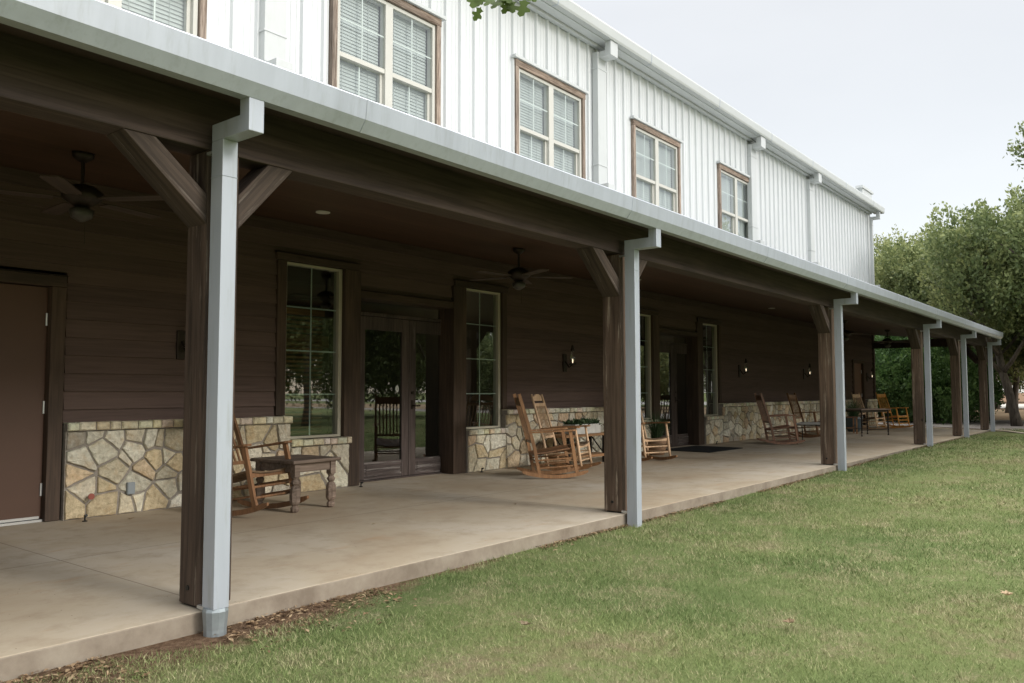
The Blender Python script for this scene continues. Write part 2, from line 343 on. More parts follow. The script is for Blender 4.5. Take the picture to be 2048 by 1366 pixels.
nt.links.new(c, b.inputs['Base Color']); b.inputs['Roughness'].default_value = 1; b.inputs['Specular IOR Level'].default_value = .05
bump(nt, b, noise(nt, v, 40, 6, .7), 1.0, .03); MAT['lawn'] = m
m, nt, b = newmat('grass_blades'); c, v, rv = lawn_colour(nt, True)
c = mixc(nt, 1.0, c, ramp(nt, rv, [(0, (.62, .66, .6)), (1, (1.25, 1.2, 1.2))]), 'MULTIPLY')
nt.links.new(c, b.inputs['Base Color']); b.inputs['Roughness'].default_value = .7; b.inputs['Specular IOR Level'].default_value = .2
b.inputs['Subsurface Weight'].default_value = 0; MAT['grass'] = m
def dirtmat(name, a, b_, sc):
    m, nt, b = newmat(name); v = coords(nt)
    nt.links.new(ramp(nt, noise(nt, v, sc, 8, .65), [(.3, a), (.7, b_)]), b.inputs['Base Color']); b.inputs['Roughness'].default_value = 1
    b.inputs['Specular IOR Level'].default_value = .05; return m
MAT['gravel'] = dirtmat('gravel', (.24, .21, .19), (.40, .37, .34), 1.2)
MAT['dirt'] = dirtmat('bare_dirt', (.24, .16, .10), (.34, .27, .18), .5)
MAT['road'] = dirtmat('pale_road', (.36, .345, .32), (.46, .44, .41), .4)
def leafmat(name, cols, trans=.35):
    m, nt, b = newmat(name); at = N(nt, 'ShaderNodeVertexColor', layer_name='rnd'); s_ = N(nt, 'ShaderNodeSeparateColor'); nt.links.new(at.outputs[0], s_.inputs[0])
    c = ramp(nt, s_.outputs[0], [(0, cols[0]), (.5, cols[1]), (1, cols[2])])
    oi = N(nt, 'ShaderNodeObjectInfo')
    c = mixc(nt, 1.0, c, ramp(nt, oi.outputs['Random'], [(0, (.85, .9, .9)), (1, (1.15, 1.08, 1.0))]), 'MULTIPLY')
    nt.links.new(c, b.inputs['Base Color']); b.inputs['Roughness'].default_value = .55; b.inputs['Specular IOR Level'].default_value = .3
    tl = N(nt, 'ShaderNodeBsdfTranslucent'); nt.links.new(c, tl.inputs[0]); mx = N(nt, 'ShaderNodeMixShader'); mx.inputs[0].default_value = trans
    out = [n for n in nt.nodes if n.type == 'OUTPUT_MATERIAL'][0]
    nt.links.new(b.outputs[0], mx.inputs[1]); nt.links.new(tl.outputs[0], mx.inputs[2]); nt.links.new(mx.outputs[0], out.inputs[0]); return m
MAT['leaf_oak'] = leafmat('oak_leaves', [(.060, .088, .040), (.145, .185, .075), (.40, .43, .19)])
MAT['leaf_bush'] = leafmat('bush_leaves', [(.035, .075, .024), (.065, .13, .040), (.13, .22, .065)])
MAT['leaf_near'] = leafmat('near_oak_leaves', [(.050, .085, .020), (.075, .12, .030), (.10, .15, .04)], .4)
MAT['leaf_pot'] = leafmat('pot_plant_leaves', [(.030, .060, .028), (.055, .10, .045), (.12, .17, .08)])
MAT['dryleaf'] = leafmat('dry_leaf', [(.20, .145, .09), (.30, .23, .15), (.38, .30, .20)], .2)
MAT['litter'] = leafmat('leaf_litter', [(.10, .06, .035), (.26, .17, .10), (.42, .31, .20)], .1)
MAT['bark'] = wood('bark', (.055, .045, .036), (.17, .145, .12), 'z', .95, .35, bmp=1.0)

# ------------------------------------------------------------------ ground
def gz(x, y):
    t = min(1, max(0, (x-8.5)/10)); t = t*t*(3-2*t)
    return -.105 + .075*t
xs = [-300, -120, -50, -20] + list(np.arange(-10, 34, .5)) + [36, 40, 50, 70, 100, 160, 300, 600]
ys = [-500, -200, -80, -40, -20] + list(np.arange(-12, 10, .5)) + [12, 20, 40, 80, 200, 500]
V = []; Fc = []
for y in ys:
    for x in xs: V.append((float(x), float(y), gz(x, y) + (.006*math.sin(3.1*x+y)*math.sin(2.3*y) if abs(y) < 11 and abs(x) < 30 else 0)))
nx = len(xs)
for j in range(len(ys)-1):
    for i in range(nx-1): Fc.append((j*nx+i, j*nx+i+1, (j+1)*nx+i+1, (j+1)*nx+i))
g = MB(); g.add(V, Fc); tag(g.build('ground', MAT['lawn']), kind='structure')
def sheet(name, mat, poly, z):
    q = MB(); q.add([(x, y, z) for x, y in poly], [tuple(range(len(poly)))]); return tag(q.build(name, mat), kind='structure')
sheet('gravel_path', MAT['gravel'], [(27.9, 3.4), (30.3, 1.0), (34, -14), (42, -60), (50, -60), (41, -10), (38, 6), (37, 20), (33, 20), (33, 12), (30.6, 8)], -.022)
sheet('dirt_ground', MAT['dirt'], [(40, -60), (52, -60), (58, 0), (60, 40), (37.2, 40), (37, 8), (39, -12)], -.018)
sheet('road', MAT['road'], [(66, -90), (84, -90), (86, 60), (62, 60), (64, 0)], -.012)
# porch slab
SLAB = [(-5, 3.92), (27.35, 3.92), (29.95, 7.9), (29.95, 8.1), (-5, 8.1)]
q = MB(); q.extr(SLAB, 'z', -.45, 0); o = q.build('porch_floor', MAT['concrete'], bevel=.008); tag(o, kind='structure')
q = MB(); q.extr([(27.3, 3.80), (27.2, 3.60), (25.0, 2.55), (18, -1.6), (18.1, -1.75), (25.1, 2.40), (27.6, 3.55), (28.0, 3.90), (27.36, 3.905)], 'z', -.3, -.006)
tag(q.build('walkway_kerb', MAT['concrete']), kind='structure')

# ------------------------------------------------------------------ grass
nr = np.random.default_rng(3)
def tri_object(name, mat, P, rv, nper, parent=None, smooth=False):
    """P: (n*nper,3) verts, faces of nper verts each; rv (n) random value stored as colour"""
    n = len(P)//nper; me = bpy.data.meshes.new(name)
    me.vertices.add(len(P)); me.vertices.foreach_set('co', P.astype(np.float32).ravel())
    me.loops.add(len(P)); me.loops.foreach_set('vertex_index', np.arange(len(P), dtype=np.int32))
    me.polygons.add(n); me.polygons.foreach_set('loop_start', np.arange(0, len(P), nper, dtype=np.int32))
    me.update(calc_edges=True)
    at = me.color_attributes.new('rnd', 'FLOAT_COLOR', 'POINT'); c = np.ones((len(P), 4), np.float32); c[:, :3] = np.repeat(rv, nper)[:, None]
    at.data.foreach_set('color', c.ravel()); me.materials.append(mat)
    o = bpy.data.objects.new(name, me); COL.objects.link(o)
    if parent: o.parent = parent
    return o
def vnoise(x, y, s, seed=0):
    r = np.random.default_rng(seed); T = r.random((64, 64)); X = x*s; Y = y*s; i = np.floor(X).astype(int); j = np.floor(Y).astype(int); fx = X-i; fy = Y-j
    fx = fx*fx*(3-2*fx); fy = fy*fy*(3-2*fy); a = T[i % 64, j % 64]; b = T[(i+1) % 64, j % 64]; c = T[i % 64, (j+1) % 64]; d = T[(i+1) % 64, (j+1) % 64]
    return (a*(1-fx)+b*fx)*(1-fy) + (c*(1-fx)+d*fx)*fy
Ps = []; Rv = []
for d0, d1, dens, ln, wd in ((2.2, 6, 8500, .030, .0032), (6, 10, 4400, .032, .0048), (10, 16, 1800, .036, .008), (16, 30, 520, .04, .016)):
    a0, a1 = math.radians(8), math.radians(104); area = .5*(d1*d1-d0*d0)*(a1-a0); n = int(area*dens)
    az = a0 + (a1-a0)*nr.random(n); d = np.sqrt(d0*d0 + (d1*d1-d0*d0)*nr.random(n)); x = d*np.sin(az); y = d*np.cos(az)
    nn = vnoise(x+50, y+50, 2.1, 5)*.55 + vnoise(x+50, y+50, 5.5, 6)*.45
    edge = 3.925 - nn*np.clip(.50-(x-2.4)*.24, .05, .50)
    patch = vnoise(x+9, y+70, .8, 8)*.5 + vnoise(x+9, y+70, 3.0, 9)*.5
    x_, y_ = x, y; keep = (y < edge) & (nr.random(n) < np.clip(1.35 - 1.5*np.clip(patch-.52, 0, 1)*3, .25, 1)) & ~((x > 24.8) & (y > 2.35) & (y > 2.5+(x-25)*.42)) & (x < 29)
    x = x[keep]; y = y[keep]; n = len(x)
    t = np.clip((x-8.5)/10, 0, 1); t = t*t*(3-2*t); z = -.105+.075*t - .004
    th = nr.random(n)*2*np.pi; L = ln*(.5+.9*nr.random(n)); lean = (.25+.9*nr.random(n))*L; W = wd*(.7+.6*nr.random(n))
    ph = nr.random(n)*2*np.pi; hx = np.cos(ph)*W/2; hy = np.sin(ph)*W/2
    h = np.sqrt(np.maximum(L*L-lean*lean*.6, (.3*L)**2))
    A = np.stack([np.stack([x-hx, y-hy, z], 1), np.stack([x+hx, y+hy, z], 1), np.stack([x+np.cos(th)*lean, y+np.sin(th)*lean, z+h], 1)], 1)
    Ps.append(A.reshape(-1, 3)); Rv.append(nr.random(n))
tag(tri_object('grass', MAT['grass'], np.concatenate(Ps), np.concatenate(Rv), 3), label='short mown lawn grass, green with tan dry patches', cat='grass', kind='stuff')

n = 5200; x = nr.random(n)**1.6*22 + 1.2; x = x[vnoise(x+3, x*0+1, 1.6, 12) > .45]; n = len(x); y = 3.905 - np.abs(nr.normal(size=n))*np.clip(.26-(x-2)*.06, .03, .26)
t = np.clip((x-8.5)/10, 0, 1); t = t*t*(3-2*t); z = -.105+.075*t + .004 + nr.random(n)*.012
L = .008+.016*nr.random(n); a = nr.random(n)*6.28; tz = nr.normal(size=n)*.4; c_, s_ = np.cos(a), np.sin(a); wd_ = .15+.5*nr.random(n)
Pq = np.stack([np.stack([x-c_*L, y-s_*L, z-tz*L*.3], 1), np.stack([x+s_*L*wd_, y-c_*L*wd_, z+.003], 1), np.stack([x+c_*L, y+s_*L, z+tz*L*.6], 1), np.stack([x-s_*L*wd_, y+c_*L*wd_, z+.006], 1)], 1).reshape(-1, 3)
tag(tri_object('leaf_litter', MAT['litter'], Pq, nr.random(n), 4), label='brown leaf litter and crumbs along the slab edge', cat='leaf litter', kind='stuff')

# ------------------------------------------------------------------ building
B = empty('barn_building', (8, 8, 0), 0, 'long two-storey building with white ribbed metal upper wall, brown siding and a covered porch', 'building')
B.location = (0, 0, 0)
XL, XR = -5.0, 29.62
YW = 7.70
# upper wall of ribbed sheet, windows cut out
UW = [(2.60, 4.50), (6.13, 8.04), (9.71, 11.68), (13.33, 15.28), (17.20, 19.17)]
UDS = [(5.14, 5.42), (11.97, 12.25), (18.88, 19.20), (23.12, 23.42)]
def ribline(x0, x1):
    pts = []; p = .3048; k = math.floor(x0/p) - 1
    prof = [(0, 0), (.085, 0), (.09, -.006), (.105, -.006), (.11, 0), (.165, 0), (.17, -.006), (.185, -.006), (.19, 0), (.222, 0), (.236, -.040), (.272, -.040), (.288, 0)]
    full = []
    while k*p < x1 + p:
        for a, b_ in prof: full.append((k*p+a, 7.72+b_))
        k += 1
    out = []
    for (xa, ya), (xb, yb) in zip(full, full[1:]):
        if xb < x0 or xa > x1: continue
        if xa < x0: ya = ya + (yb-ya)*(x0-xa)/(xb-xa); xa = x0
        if not out: out.append((xa, ya))
        if xb > x1: yb = ya + (yb-ya)*(x1-xa)/(xb-xa); xb = x1
        out.append((xb, yb))
    return out
q = MB(); x = XL
ivs = []
for a, b_ in UW: ivs.append((x, a, 3.7, 7.30)); ivs.append((a, b_, 6.33, 7.30)); ivs.append((a, b_, 3.7, 4.235)); x = b_
ivs.append((x, XR-.30, 3.7, 7.30))
for a, b_, z0, z1 in ivs: q.strip(ribline(a, b_), 'z', z0, z1)
q.build('upper_wall', MAT['white'], B)
# end wall, back and core
q = MB(); q.box(XR-.30, XR, 7.66, 7.80, 3.7, 7.32); q.build('corner_trim', MAT['whitetrim'], B, bevel=.01)
q = MB(); q.box(XR-.06, XR+.02, 7.80, 23, -.2, 7.3); q.box(XL, XR, 22.9, 23.1, -.2, 7.3); q.box(XL-.1, XL, 7.75, 23, -.2, 7.3); q.build('outer_wall', MAT['white'], B)
q = MB(); q.add([(XL-.2, 7.40, 7.53), (XR+.35, 7.40, 7.53), (XR+.35, 23.4, 7.53), (XL-.2, 23.4, 7.53), (XL-.2, 15.4, 8.8), (XR+.35, 15.4, 8.8)],
                [(0, 1, 5, 4), (4, 5, 2, 3), (1, 2, 5), (0, 4, 3), (0, 3, 2, 1)]); q.build('main_roof', MAT['gutter_up'], B)
q = MB(); q.box(XR-1.1, XR+.02, 7.60, 7.75, 7.54, 7.98); q.box(XR-1.2, XR+.10, 7.56, 7.80, 7.98, 8.06); q.build('rake_return', MAT['whitetrim'], B)
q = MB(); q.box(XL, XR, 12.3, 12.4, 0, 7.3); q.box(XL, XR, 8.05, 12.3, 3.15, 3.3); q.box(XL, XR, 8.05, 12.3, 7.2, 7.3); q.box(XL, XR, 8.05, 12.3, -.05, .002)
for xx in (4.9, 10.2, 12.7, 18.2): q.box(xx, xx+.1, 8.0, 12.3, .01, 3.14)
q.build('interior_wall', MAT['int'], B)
# upper eave: gutter, soffit
q = MB(); q.extr([(7.31, 7.325), (7.295, 7.36), (7.285, 7.50), (7.30, 7.535), (7.335, 7.54), (7.335, 7.525), (7.42, 7.52), (7.42, 7.325)], 'x', XL-.2, XR+.42)
gu = q.build('eave_gutter', MAT['gutter_up'], B)
q = MB(); q.box(XL, XR+.3, 7.425, 7.60, 7.315, 7.36); q.box(XL, XR+.02, 7.605, 7.70, 7.275, 7.36); q.build('eave_soffit', MAT['whitetrim'], B, bevel=.006)
x = 1.2
while x < XR: q = MB(); q.extr([(7.306, 7.321), (7.291, 7.36), (7.281, 7.50), (7.297, 7.539), (7.30, 7.536), (7.42, 7.32)], 'x', x, x+.022); x += 3.05; q.build('gutter_seam', MAT['gutter'], gu)
for a, b_ in UDS + [(XR-.10, XR+.02)]:
    q = MB(); q.box(a+.04, b_, 7.335, 7.46, 7.06, 7.322); q.box(a+.04, b_, 7.46, 7.60, 7.06, 7.17); 
    q.box(a, b_, 7.58, 7.70, 4.78, 7.165); q.box(a-.012, b_+.012, 7.572, 7.705, 6.86, 6.885); q.box(a-.012, b_+.012, 7.572, 7.705, 5.12, 5.145)
    q.box(a+.03, b_-.03, 7.40, 7.70, 4.2, 4.779)
    q.build('upper_downspout', MAT['whitetrim'], B, bevel=.006)
# upper windows
for wi, (a, b_) in enumerate(UW):
    zt, zb = 6.33, 4.25
    for xa in (a+.01, b_-.085): q = MB(); q.box(xa, xa+.075, 7.655, 7.74, zb, zt-.115); q.build('window_trim', MAT['oldtrim'], B, bevel=.004)
    q = MB(); q.box(a, b_, 7.652, 7.74, zt-.113, zt-.006); t1 = q.build('head_board', MAT['oldtrimx'], B, bevel=.004)
    q = MB(); q.box(a-.05, b_+.06, 7.615, 7.70, zt-.004, zt+.045); q.build('head_flashing', MAT['whitetrim'], t1, bevel=.004)
    q = MB(); q.box(a-.02, b_+.02, 7.63, 7.80, 4.20, 4.247); q.build('window_sill', MAT['whitetrim'], B, bevel=.004)
    x0, x1 = a+.097, b_-.097; z1 = zt-.118; mid = (x0+x1)/2
    q = MB(); fw = .05
    q.box(x0, x0+fw, 7.685, 7.80, zb, z1); q.box(x1-fw, x1, 7.685, 7.80, zb, z1); q.box(x0+fw, x1-fw, 7.687, 7.80, z1-fw, z1); q.box(x0+fw, x1-fw, 7.69, 7.80, zb, zb+.05)
    q.box(mid-.065, mid+.065, 7.683, 7.80, zb+.05, z1-fw)
    zr = z1-fw-.86
    for s0, s1 in ((x0+fw, mid-.065), (mid+.065, x1-fw)):
        q.box(s0, s1, 7.693, 7.79, zr-.06, zr)
        q.box(s0, s0+.02, 7.735, 7.79, zb+.05, zr-.06); q.box(s1-.045, s1, 7.735, 7.79, zb+.05, zr-.06)
    wo_ = q.build('upper_window', MAT['frame'], B, bevel=.003)
    q = MB(); gl = MB(); bl = MB()
    for s0, s1 in ((x0+fw, mid-.065), (mid+.065, x1-fw)):
        sm = (s0+s1)/2; zm = (zr+z1-fw)/2; zlm = (zb+.05+zr-.06)/2
        q.box(sm-.009, sm+.009, 7.712, 7.718, zr, z1-fw); q.box(s0, s1, 7.713, 7.717, zm-.009, zm+.009)
        q.box(sm-.019, sm-.001, 7.748, 7.754, zb+.05, zr-.06); q.box(s0+.02, s1-.045, 7.749, 7.753, zlm-.009, zlm+.009)
        gl.strip([(s0, 7.71), (s1, 7.71)], 'z', zr, z1-fw); gl.strip([(s0+.02, 7.745), (s1-.045, 7.745)], 'z', zb+.05, zr-.06)
        z = zb+.02
        while z < z1-.05:
            bl.add([(s0-.02, 7.800, z), (s1-.015, 7.800, z), (s1-.015, 7.812, z+.0475), (s0-.02, 7.812, z+.0475), (s0-.02, 7.802, z-.003), (s1-.015, 7.802, z-.003), (s1-.015, 7.814, z+.0445), (s0-.02, 7.814, z+.0445)],
                   [(0, 1, 2, 3), (7, 6, 5, 4), (0, 4, 5, 1), (2, 6, 7, 3), (1, 5, 6, 2), (0, 3, 7, 4)])
            z += .0445
        for xx in (s0+.12, s1-.2): bl.box(xx, xx+.006, 7.795, 7.797, zb, z1-.05)
    q.build('muntin', MAT['bars'], wo_); gl.build('pane', MAT['glass_up'], wo_); bl.build('blind', MAT['blind'], wo_)
    q = MB(); q.box(x0-.08, x1+.08, 8.3, 8.32, zb-.1, z1+.1); q.build('room_wall', MAT['blind'], wo_)

# porch roof with end edge slanting back to the building corner
EE = 27.15
q = MB(); q.add([(XL, 3.52, 2.76), (EE+.1, 3.52, 2.76), (29.75, 7.72, 3.95), (XL, 7.72, 3.95), (XL, 3.52, 2.74), (EE+.1, 3.52, 2.74), (29.75, 7.72, 3.90), (XL, 7.72, 3.90)],
                [(0, 1, 2, 3), (7, 6, 5, 4), (0, 4, 5, 1), (1, 5, 6, 2), (2, 6, 7, 3), (3, 7, 4, 0)]); q.build('porch_roof', MAT['gutter_up'], B)
q = MB(); q.extr([(3.55, 2.625), (3.50, 2.688), (3.488, 2.80), (3.50, 2.812), (3.515, 2.80), (3.515, 2.72), (3.63, 2.72), (3.63, 2.630)], 'x', XL, EE)
pg = q.build('porch_gutter', MAT['gutter'], B)
for xx in (3.05, 6.05, 9.15, 12.2, 15.25, 18.3, 21.35, 24.4): q = MB(); q.extr([(3.547, 2.622), (3.497, 2.687), (3.485, 2.80), (3.49, 2.80), (3.56, 2.63)], 'x', xx, xx+.02); q.build('gutter_seam', MAT['spout'], pg)
q = MB(); q.extr([(3.632, 2.64), (3.96, 2.725), (3.96, 2.74), (3.632, 2.66)], 'x', XL, EE-.02); q.build('porch_soffit', MAT['soffit'], B)
q = MB(); q.box(XL, 27.30, 3.955, 4.145, 2.435, 2.78); q.build('porch_beam', MAT['beam'], B, bevel=.008)
q = MB(); q.bar((27.25, 4.05, 2.60), (29.55, 7.58, 2.72), .19, .26); q.build('end_beam', MAT['beam'], B)
q = MB(); q.add([(XL, 4.14, 2.62), (27.2, 4.14, 2.62), (29.55, 7.72, 3.07), (XL, 7.72, 3.07), (XL, 4.14, 2.66), (27.2, 4.14, 2.66), (29.55, 7.72, 3.11), (XL, 7.72, 3.11)],
                [(0, 1, 2, 3), (7, 6, 5, 4), (0, 4, 5, 1), (1, 5, 6, 2), (2, 6, 7, 3), (3, 7, 4, 0)]); q.build('porch_ceiling', MAT['ceiling'], B)
# posts, braces, downspouts
PX = [2.345, 6.60, 12.86, 18.91, 23.04, 27.1]
for i, px in enumerate(PX):
    q = MB(); q.box(px, px+.19, 3.955, 4.15, .012, 2.434); p = q.build('post', MAT['post_worn_lit' if i else 'post'], B, bevel=.008)
    if i: tag(p)
    q = MB(); q.box(px+.02, px+.17, 3.975, 4.13, .001, .012); q.build('post_base', MAT['black'], p)
    q = MB(); q.tube([(px-.006, 4.06, .10), (px+.01, 4.06, .10)], .014, 8); q.build('bolt', MAT['black'], p)
    y0, y1 = 3.958, 4.142
    for sgn in (-1, 1):
        if sgn < 0: poly = [(px, 2.03), (px-.46, 2.434), (px-.29, 2.434), (px, 2.19)]
        else: poly = [(px+.19, 2.03), (px+.55, 2.434), (px+.38, 2.434), (px+.19, 2.22)]
        if i == 5 and sgn > 0: continue
        q = MB(); cx = sum(a_[0] for a_ in poly)/4; cz = sum(a_[1] for a_ in poly)/4
        ang = math.atan2(poly[1][1]-poly[0][1], poly[1][0]-poly[0][0]); Mi = Matrix.Rotation(math.pi/2-ang, 4, 'Y').inverted()
        q.extr(poly, 'y', y0, y1); q.v = [tuple(Mi @ (Vector(p_) - Vector((cx, 4.05, cz)))) for p_ in q.v]
        ob = q.build('brace', MAT['brace'], p, bevel=.005); ob.matrix_local = Matrix.Translation((cx, 4.05, cz)) @ Mi.inverted()
    if i == 5:
        q = MB(); q.bar((27.26, 4.16, 1.98), (27.56, 4.62, 2.50), .16, .13, (1, -.6, 0)); q.build('brace', MAT['beam'], p)
    # downspout
    a, b_ = px-.018, px+.070
    zg = gz(px, 3.8)
    q = MB(); q.box(a, b_, 3.785, 3.892, zg+(.135 if i == 0 else -.03), 2.457); q.extr([(3.553, 2.456), (3.553, 2.64), (3.636, 2.65), (3.636, 2.55), (3.892, 2.549), (3.892, 2.4575), (3.785, 2.4575)], 'x', a, b_)
    for zz in (2.26,): q.box(a-.002, b_+.002, 3.782, 3.893, zz, zz+.006)
    d = q.build('downspout', MAT['spout'], B, bevel=.004)
    for z_ in (.012, 2.40): q = MB(); q.box(a+.01, a+.03, 3.893, 3.957, z_, z_+.016); q.build('strap', MAT['alu'], d)
    if i == 0:
        q = MB(); q.lathe(((a+b_)/2, 3.838, zg-.01), [(.058, 0), (.058, .04), (.066, .13), (.060, .146)], 12); q.build('drain_boot', MAT['boot'], d, smooth=False)

# siding
def siding(q, x0, x1, z0, z1):
    p = .163; k = math.floor(z0/p)
    while k*p < z1:
        a = max(z0, k*p); b_ = min(z1, (k+1)*p)
        if b_-a > .002:
            ya = 7.674 + .026*(a-k*p)/p; yb = 7.674 + .026*(b_-k*p)/p
            q.add([(x0, ya, a), (x1, ya, a), (x1, yb, b_), (x0, yb, b_), (x0, 7.73, a), (x1, 7.73, a), (x1, 7.73, b_), (x0, 7.73, b_)],
                  [(0, 1, 2, 3), (0, 4, 5, 1), (1, 5, 6, 2), (2, 6, 7, 3), (3, 7, 4, 0)])
        k += 1
q = MB()
siding(q, XL, 1.97, .86, 3.1); siding(q, 1.97, 3.20, 2.21, 3.1); siding(q, 3.20, 5.42, .86, 3.1)
D = 7.62
for dx in (0, D):
    siding(q, 5.42+dx, 9.49+dx, 2.705, 3.1); siding(q, 6.585+dx, 8.355+dx, 2.385, 2.705)
siding(q, 9.49, 5.42+D, .86, 3.1); siding(q, 9.49+D, 27.08, .86, 3.1); siding(q, 27.08, 28.4, 2.17, 3.1); siding(q, 28.4, 29.58, .86, 3.1)
q.build('siding', MAT['siding'], B)
q = MB(); q.box(29.46, 29.60, 7.63, 7.79, 0, 3.6); q.build('corner_post', MAT['trim'], B, bevel=.006)
# wainscot stones
TONES = [(.58, .55, .46), (.54, .50, .40), (.58, .56, .49), (.50, .42, .29), (.46, .39, .27), (.56, .54, .46), (.54, .49, .38), (.60, .58, .52), (.52, .47, .37), (.40, .37, .32), (.52, .42, .30), (.47, .36, .26), (.57, .53, .45), (.50, .46, .38)]
def clip(poly, px_, py_, nx_, ny_):
    out = []
    for i in range(len(poly)):
        a = poly[i]; b_ = poly[(i+1) % len(poly)]
        da = (a[0]-px_)*nx_ + (a[1]-py_)*ny_; db = (b_[0]-px_)*nx_ + (b_[1]-py_)*ny_
        if da <= 0: out.append(a)
        if (da < 0 < db) or (db < 0 < da): t = da/(da-db); out.append((a[0]+(b_[0]-a[0])*t, a[1]+(b_[1]-a[1])*t))
    return out
def wainscot(x0, x1, z1, seed, dx=.175, dz=.15):
    r = random.Random(seed); q = MB(); seeds = []
    nz_ = max(2, round((z1)/dz)); nx_ = max(2, round((x1-x0)/dx))
    for j in range(nz_):
        for i in range(nx_):
            if r.random() < .27: continue
            seeds.append((x0+(i+.5+(.25 if j % 2 else -.25)+r.uniform(-.50, .50))*(x1-x0)/nx_, (j+.5+r.uniform(-.40, .40))*z1/nz_, r.uniform(-.024, .024)))
    for s_ in seeds:
        gp = r.uniform(.003, .009)
        poly = [(x0+.004, .003), (x1-.004, .003), (x1-.004, z1-.004), (x0+.004, z1-.004)]
        for o_ in seeds:
            if o_ is s_: continue
            ddx, ddz = o_[0]-s_[0], o_[1]-s_[1]; L = math.hypot(ddx, ddz)
            if L > .9 or L < 1e-4: continue
            off = L/2 + (s_[2]-o_[2]); poly = clip(poly, s_[0]+ddx/L*(off-gp), s_[1]+ddz/L*(off-gp), ddx/L, ddz/L)
            if len(poly) < 3: break
        if len(poly) < 3: continue
        ar = abs(sum(a[0]*b_[1]-b_[0]*a[1] for a, b_ in zip(poly, poly[1:]+poly[:1])))/2
        if ar < .0012: continue
        # add midpoints and wobble for ragged edges
        pp = []
        for a, b_ in zip(poly, poly[1:]+poly[:1]):
            L = math.hypot(b_[0]-a[0], b_[1]-a[1]); k = max(1, int(L/.035))
            for t in range(k): pp.append((a[0]+(b_[0]-a[0])*t/k, a[1]+(b_[1]-a[1])*t/k))
        cx = sum(p_[0] for p_ in pp)/len(pp); cz = sum(p_[1] for p_ in pp)/len(pp)
        rag = [(cx+(a-cx)*(1-r.uniform(-.01, .075)), cz+(b_-cz)*(1-r.uniform(-.01, .075))) for a, b_ in pp]
        n = len(rag); t = r.uniform(.002, .024); y0 = 7.632; y1 = 7.606-t
        V = [(a, y0, b_) for a, b_ in rag] + [(cx+(a-cx)*.975, y1+.008, cz+(b_-cz)*.975) for a, b_ in rag] + [(cx+(a-cx)*.91, y1+r.uniform(-.006, .006), cz+(b_-cz)*.90) for a, b_ in rag] + [(cx, y1-r.uniform(0, .012), cz)]
        Fs = [(i, (i+1) % n, n+(i+1) % n, n+i) for i in range(n)] + [(n+i, n+(i+1) % n, 2*n+(i+1) % n, 2*n+i) for i in range(n)] + [(2*n+i, 2*n+(i+1) % n, 3*n) for i in range(n)]
        c = r.choice(TONES); k = r.uniform(.80, 1.12); q.cur = tuple(x_*k for x_ in c); q.add(V, Fs)
    o_ = q.build('stone_wainscot', MAT['stone'], B)
    q = MB(); q.box(x0, x1, 7.618, 7.73, -.002, z1-.001); q.build('mortar', MAT['mortar'], o_)
    q = MB(); x_ = x0
    while x_ < x1+.02:
        L = r.uniform(.085, .17)
        if x1+.02-(x_+L) < .06: L = x1+.02-x_
        c = r.choice(TONES[:3]+TONES[5:9]); q.cur = tuple(v_*r.uniform(.98, 1.12) for v_ in c)
        zt = z1+.077+r.uniform(-.004, .004); zb = z1+.002+r.uniform(0, .005); yf = 7.566+r.uniform(-.006, .008); e = .010
        xa, xb = x_+.005, x_+L-.005
        V = [(xa+e, yf, zb+e), (xb-e, yf+r.uniform(-.004,.004), zb+e), (xb-e, yf, zt-e), (xa+e, yf+r.uniform(-.004,.004), zt-e), (xa, yf+.014, zb), (xb, yf+.014, zb), (xb, yf+.014, zt), (xa, yf+.014, zt), (xa, 7.70, zb), (xb, 7.70, zb), (xb, 7.70, zt), (xa, 7.70, zt)]
        q.add(V, [(0,1,2,3),(4,5,1,0),(5,6,2,1),(6,7,3,2),(7,4,0,3),(4,8,9,5),(5,9,10,6),(6,10,11,7),(7,11,8,4)]); x_ += L
    cp = q.build('stone_cap', MAT['stone'], o_)
    q = MB(); q.box(x0, x1+.015, 7.59, 7.69, z1+.001, z1+.066); q.build('cap_mortar', MAT['mortar'], o_)
wainscot(XL, 1.96, .785, 11)
wainscot(3.20, 5.575, .785, 12)
wainscot(5.58, 6.42, .52, 13, .19, .17)
wainscot(8.56, 9.40, .52, 14, .17, .17)
wainscot(9.405, 5.555+D, .79, 15)
wainscot(5.56+D, 6.42+D, .52, 16, .19, .17)
wainscot(8.56+D, 9.40+D, .52, 17, .17, .17)
wainscot(9.405+D, 27.05, .79, 18)
wainscot(28.42, 29.62, .79, 19)

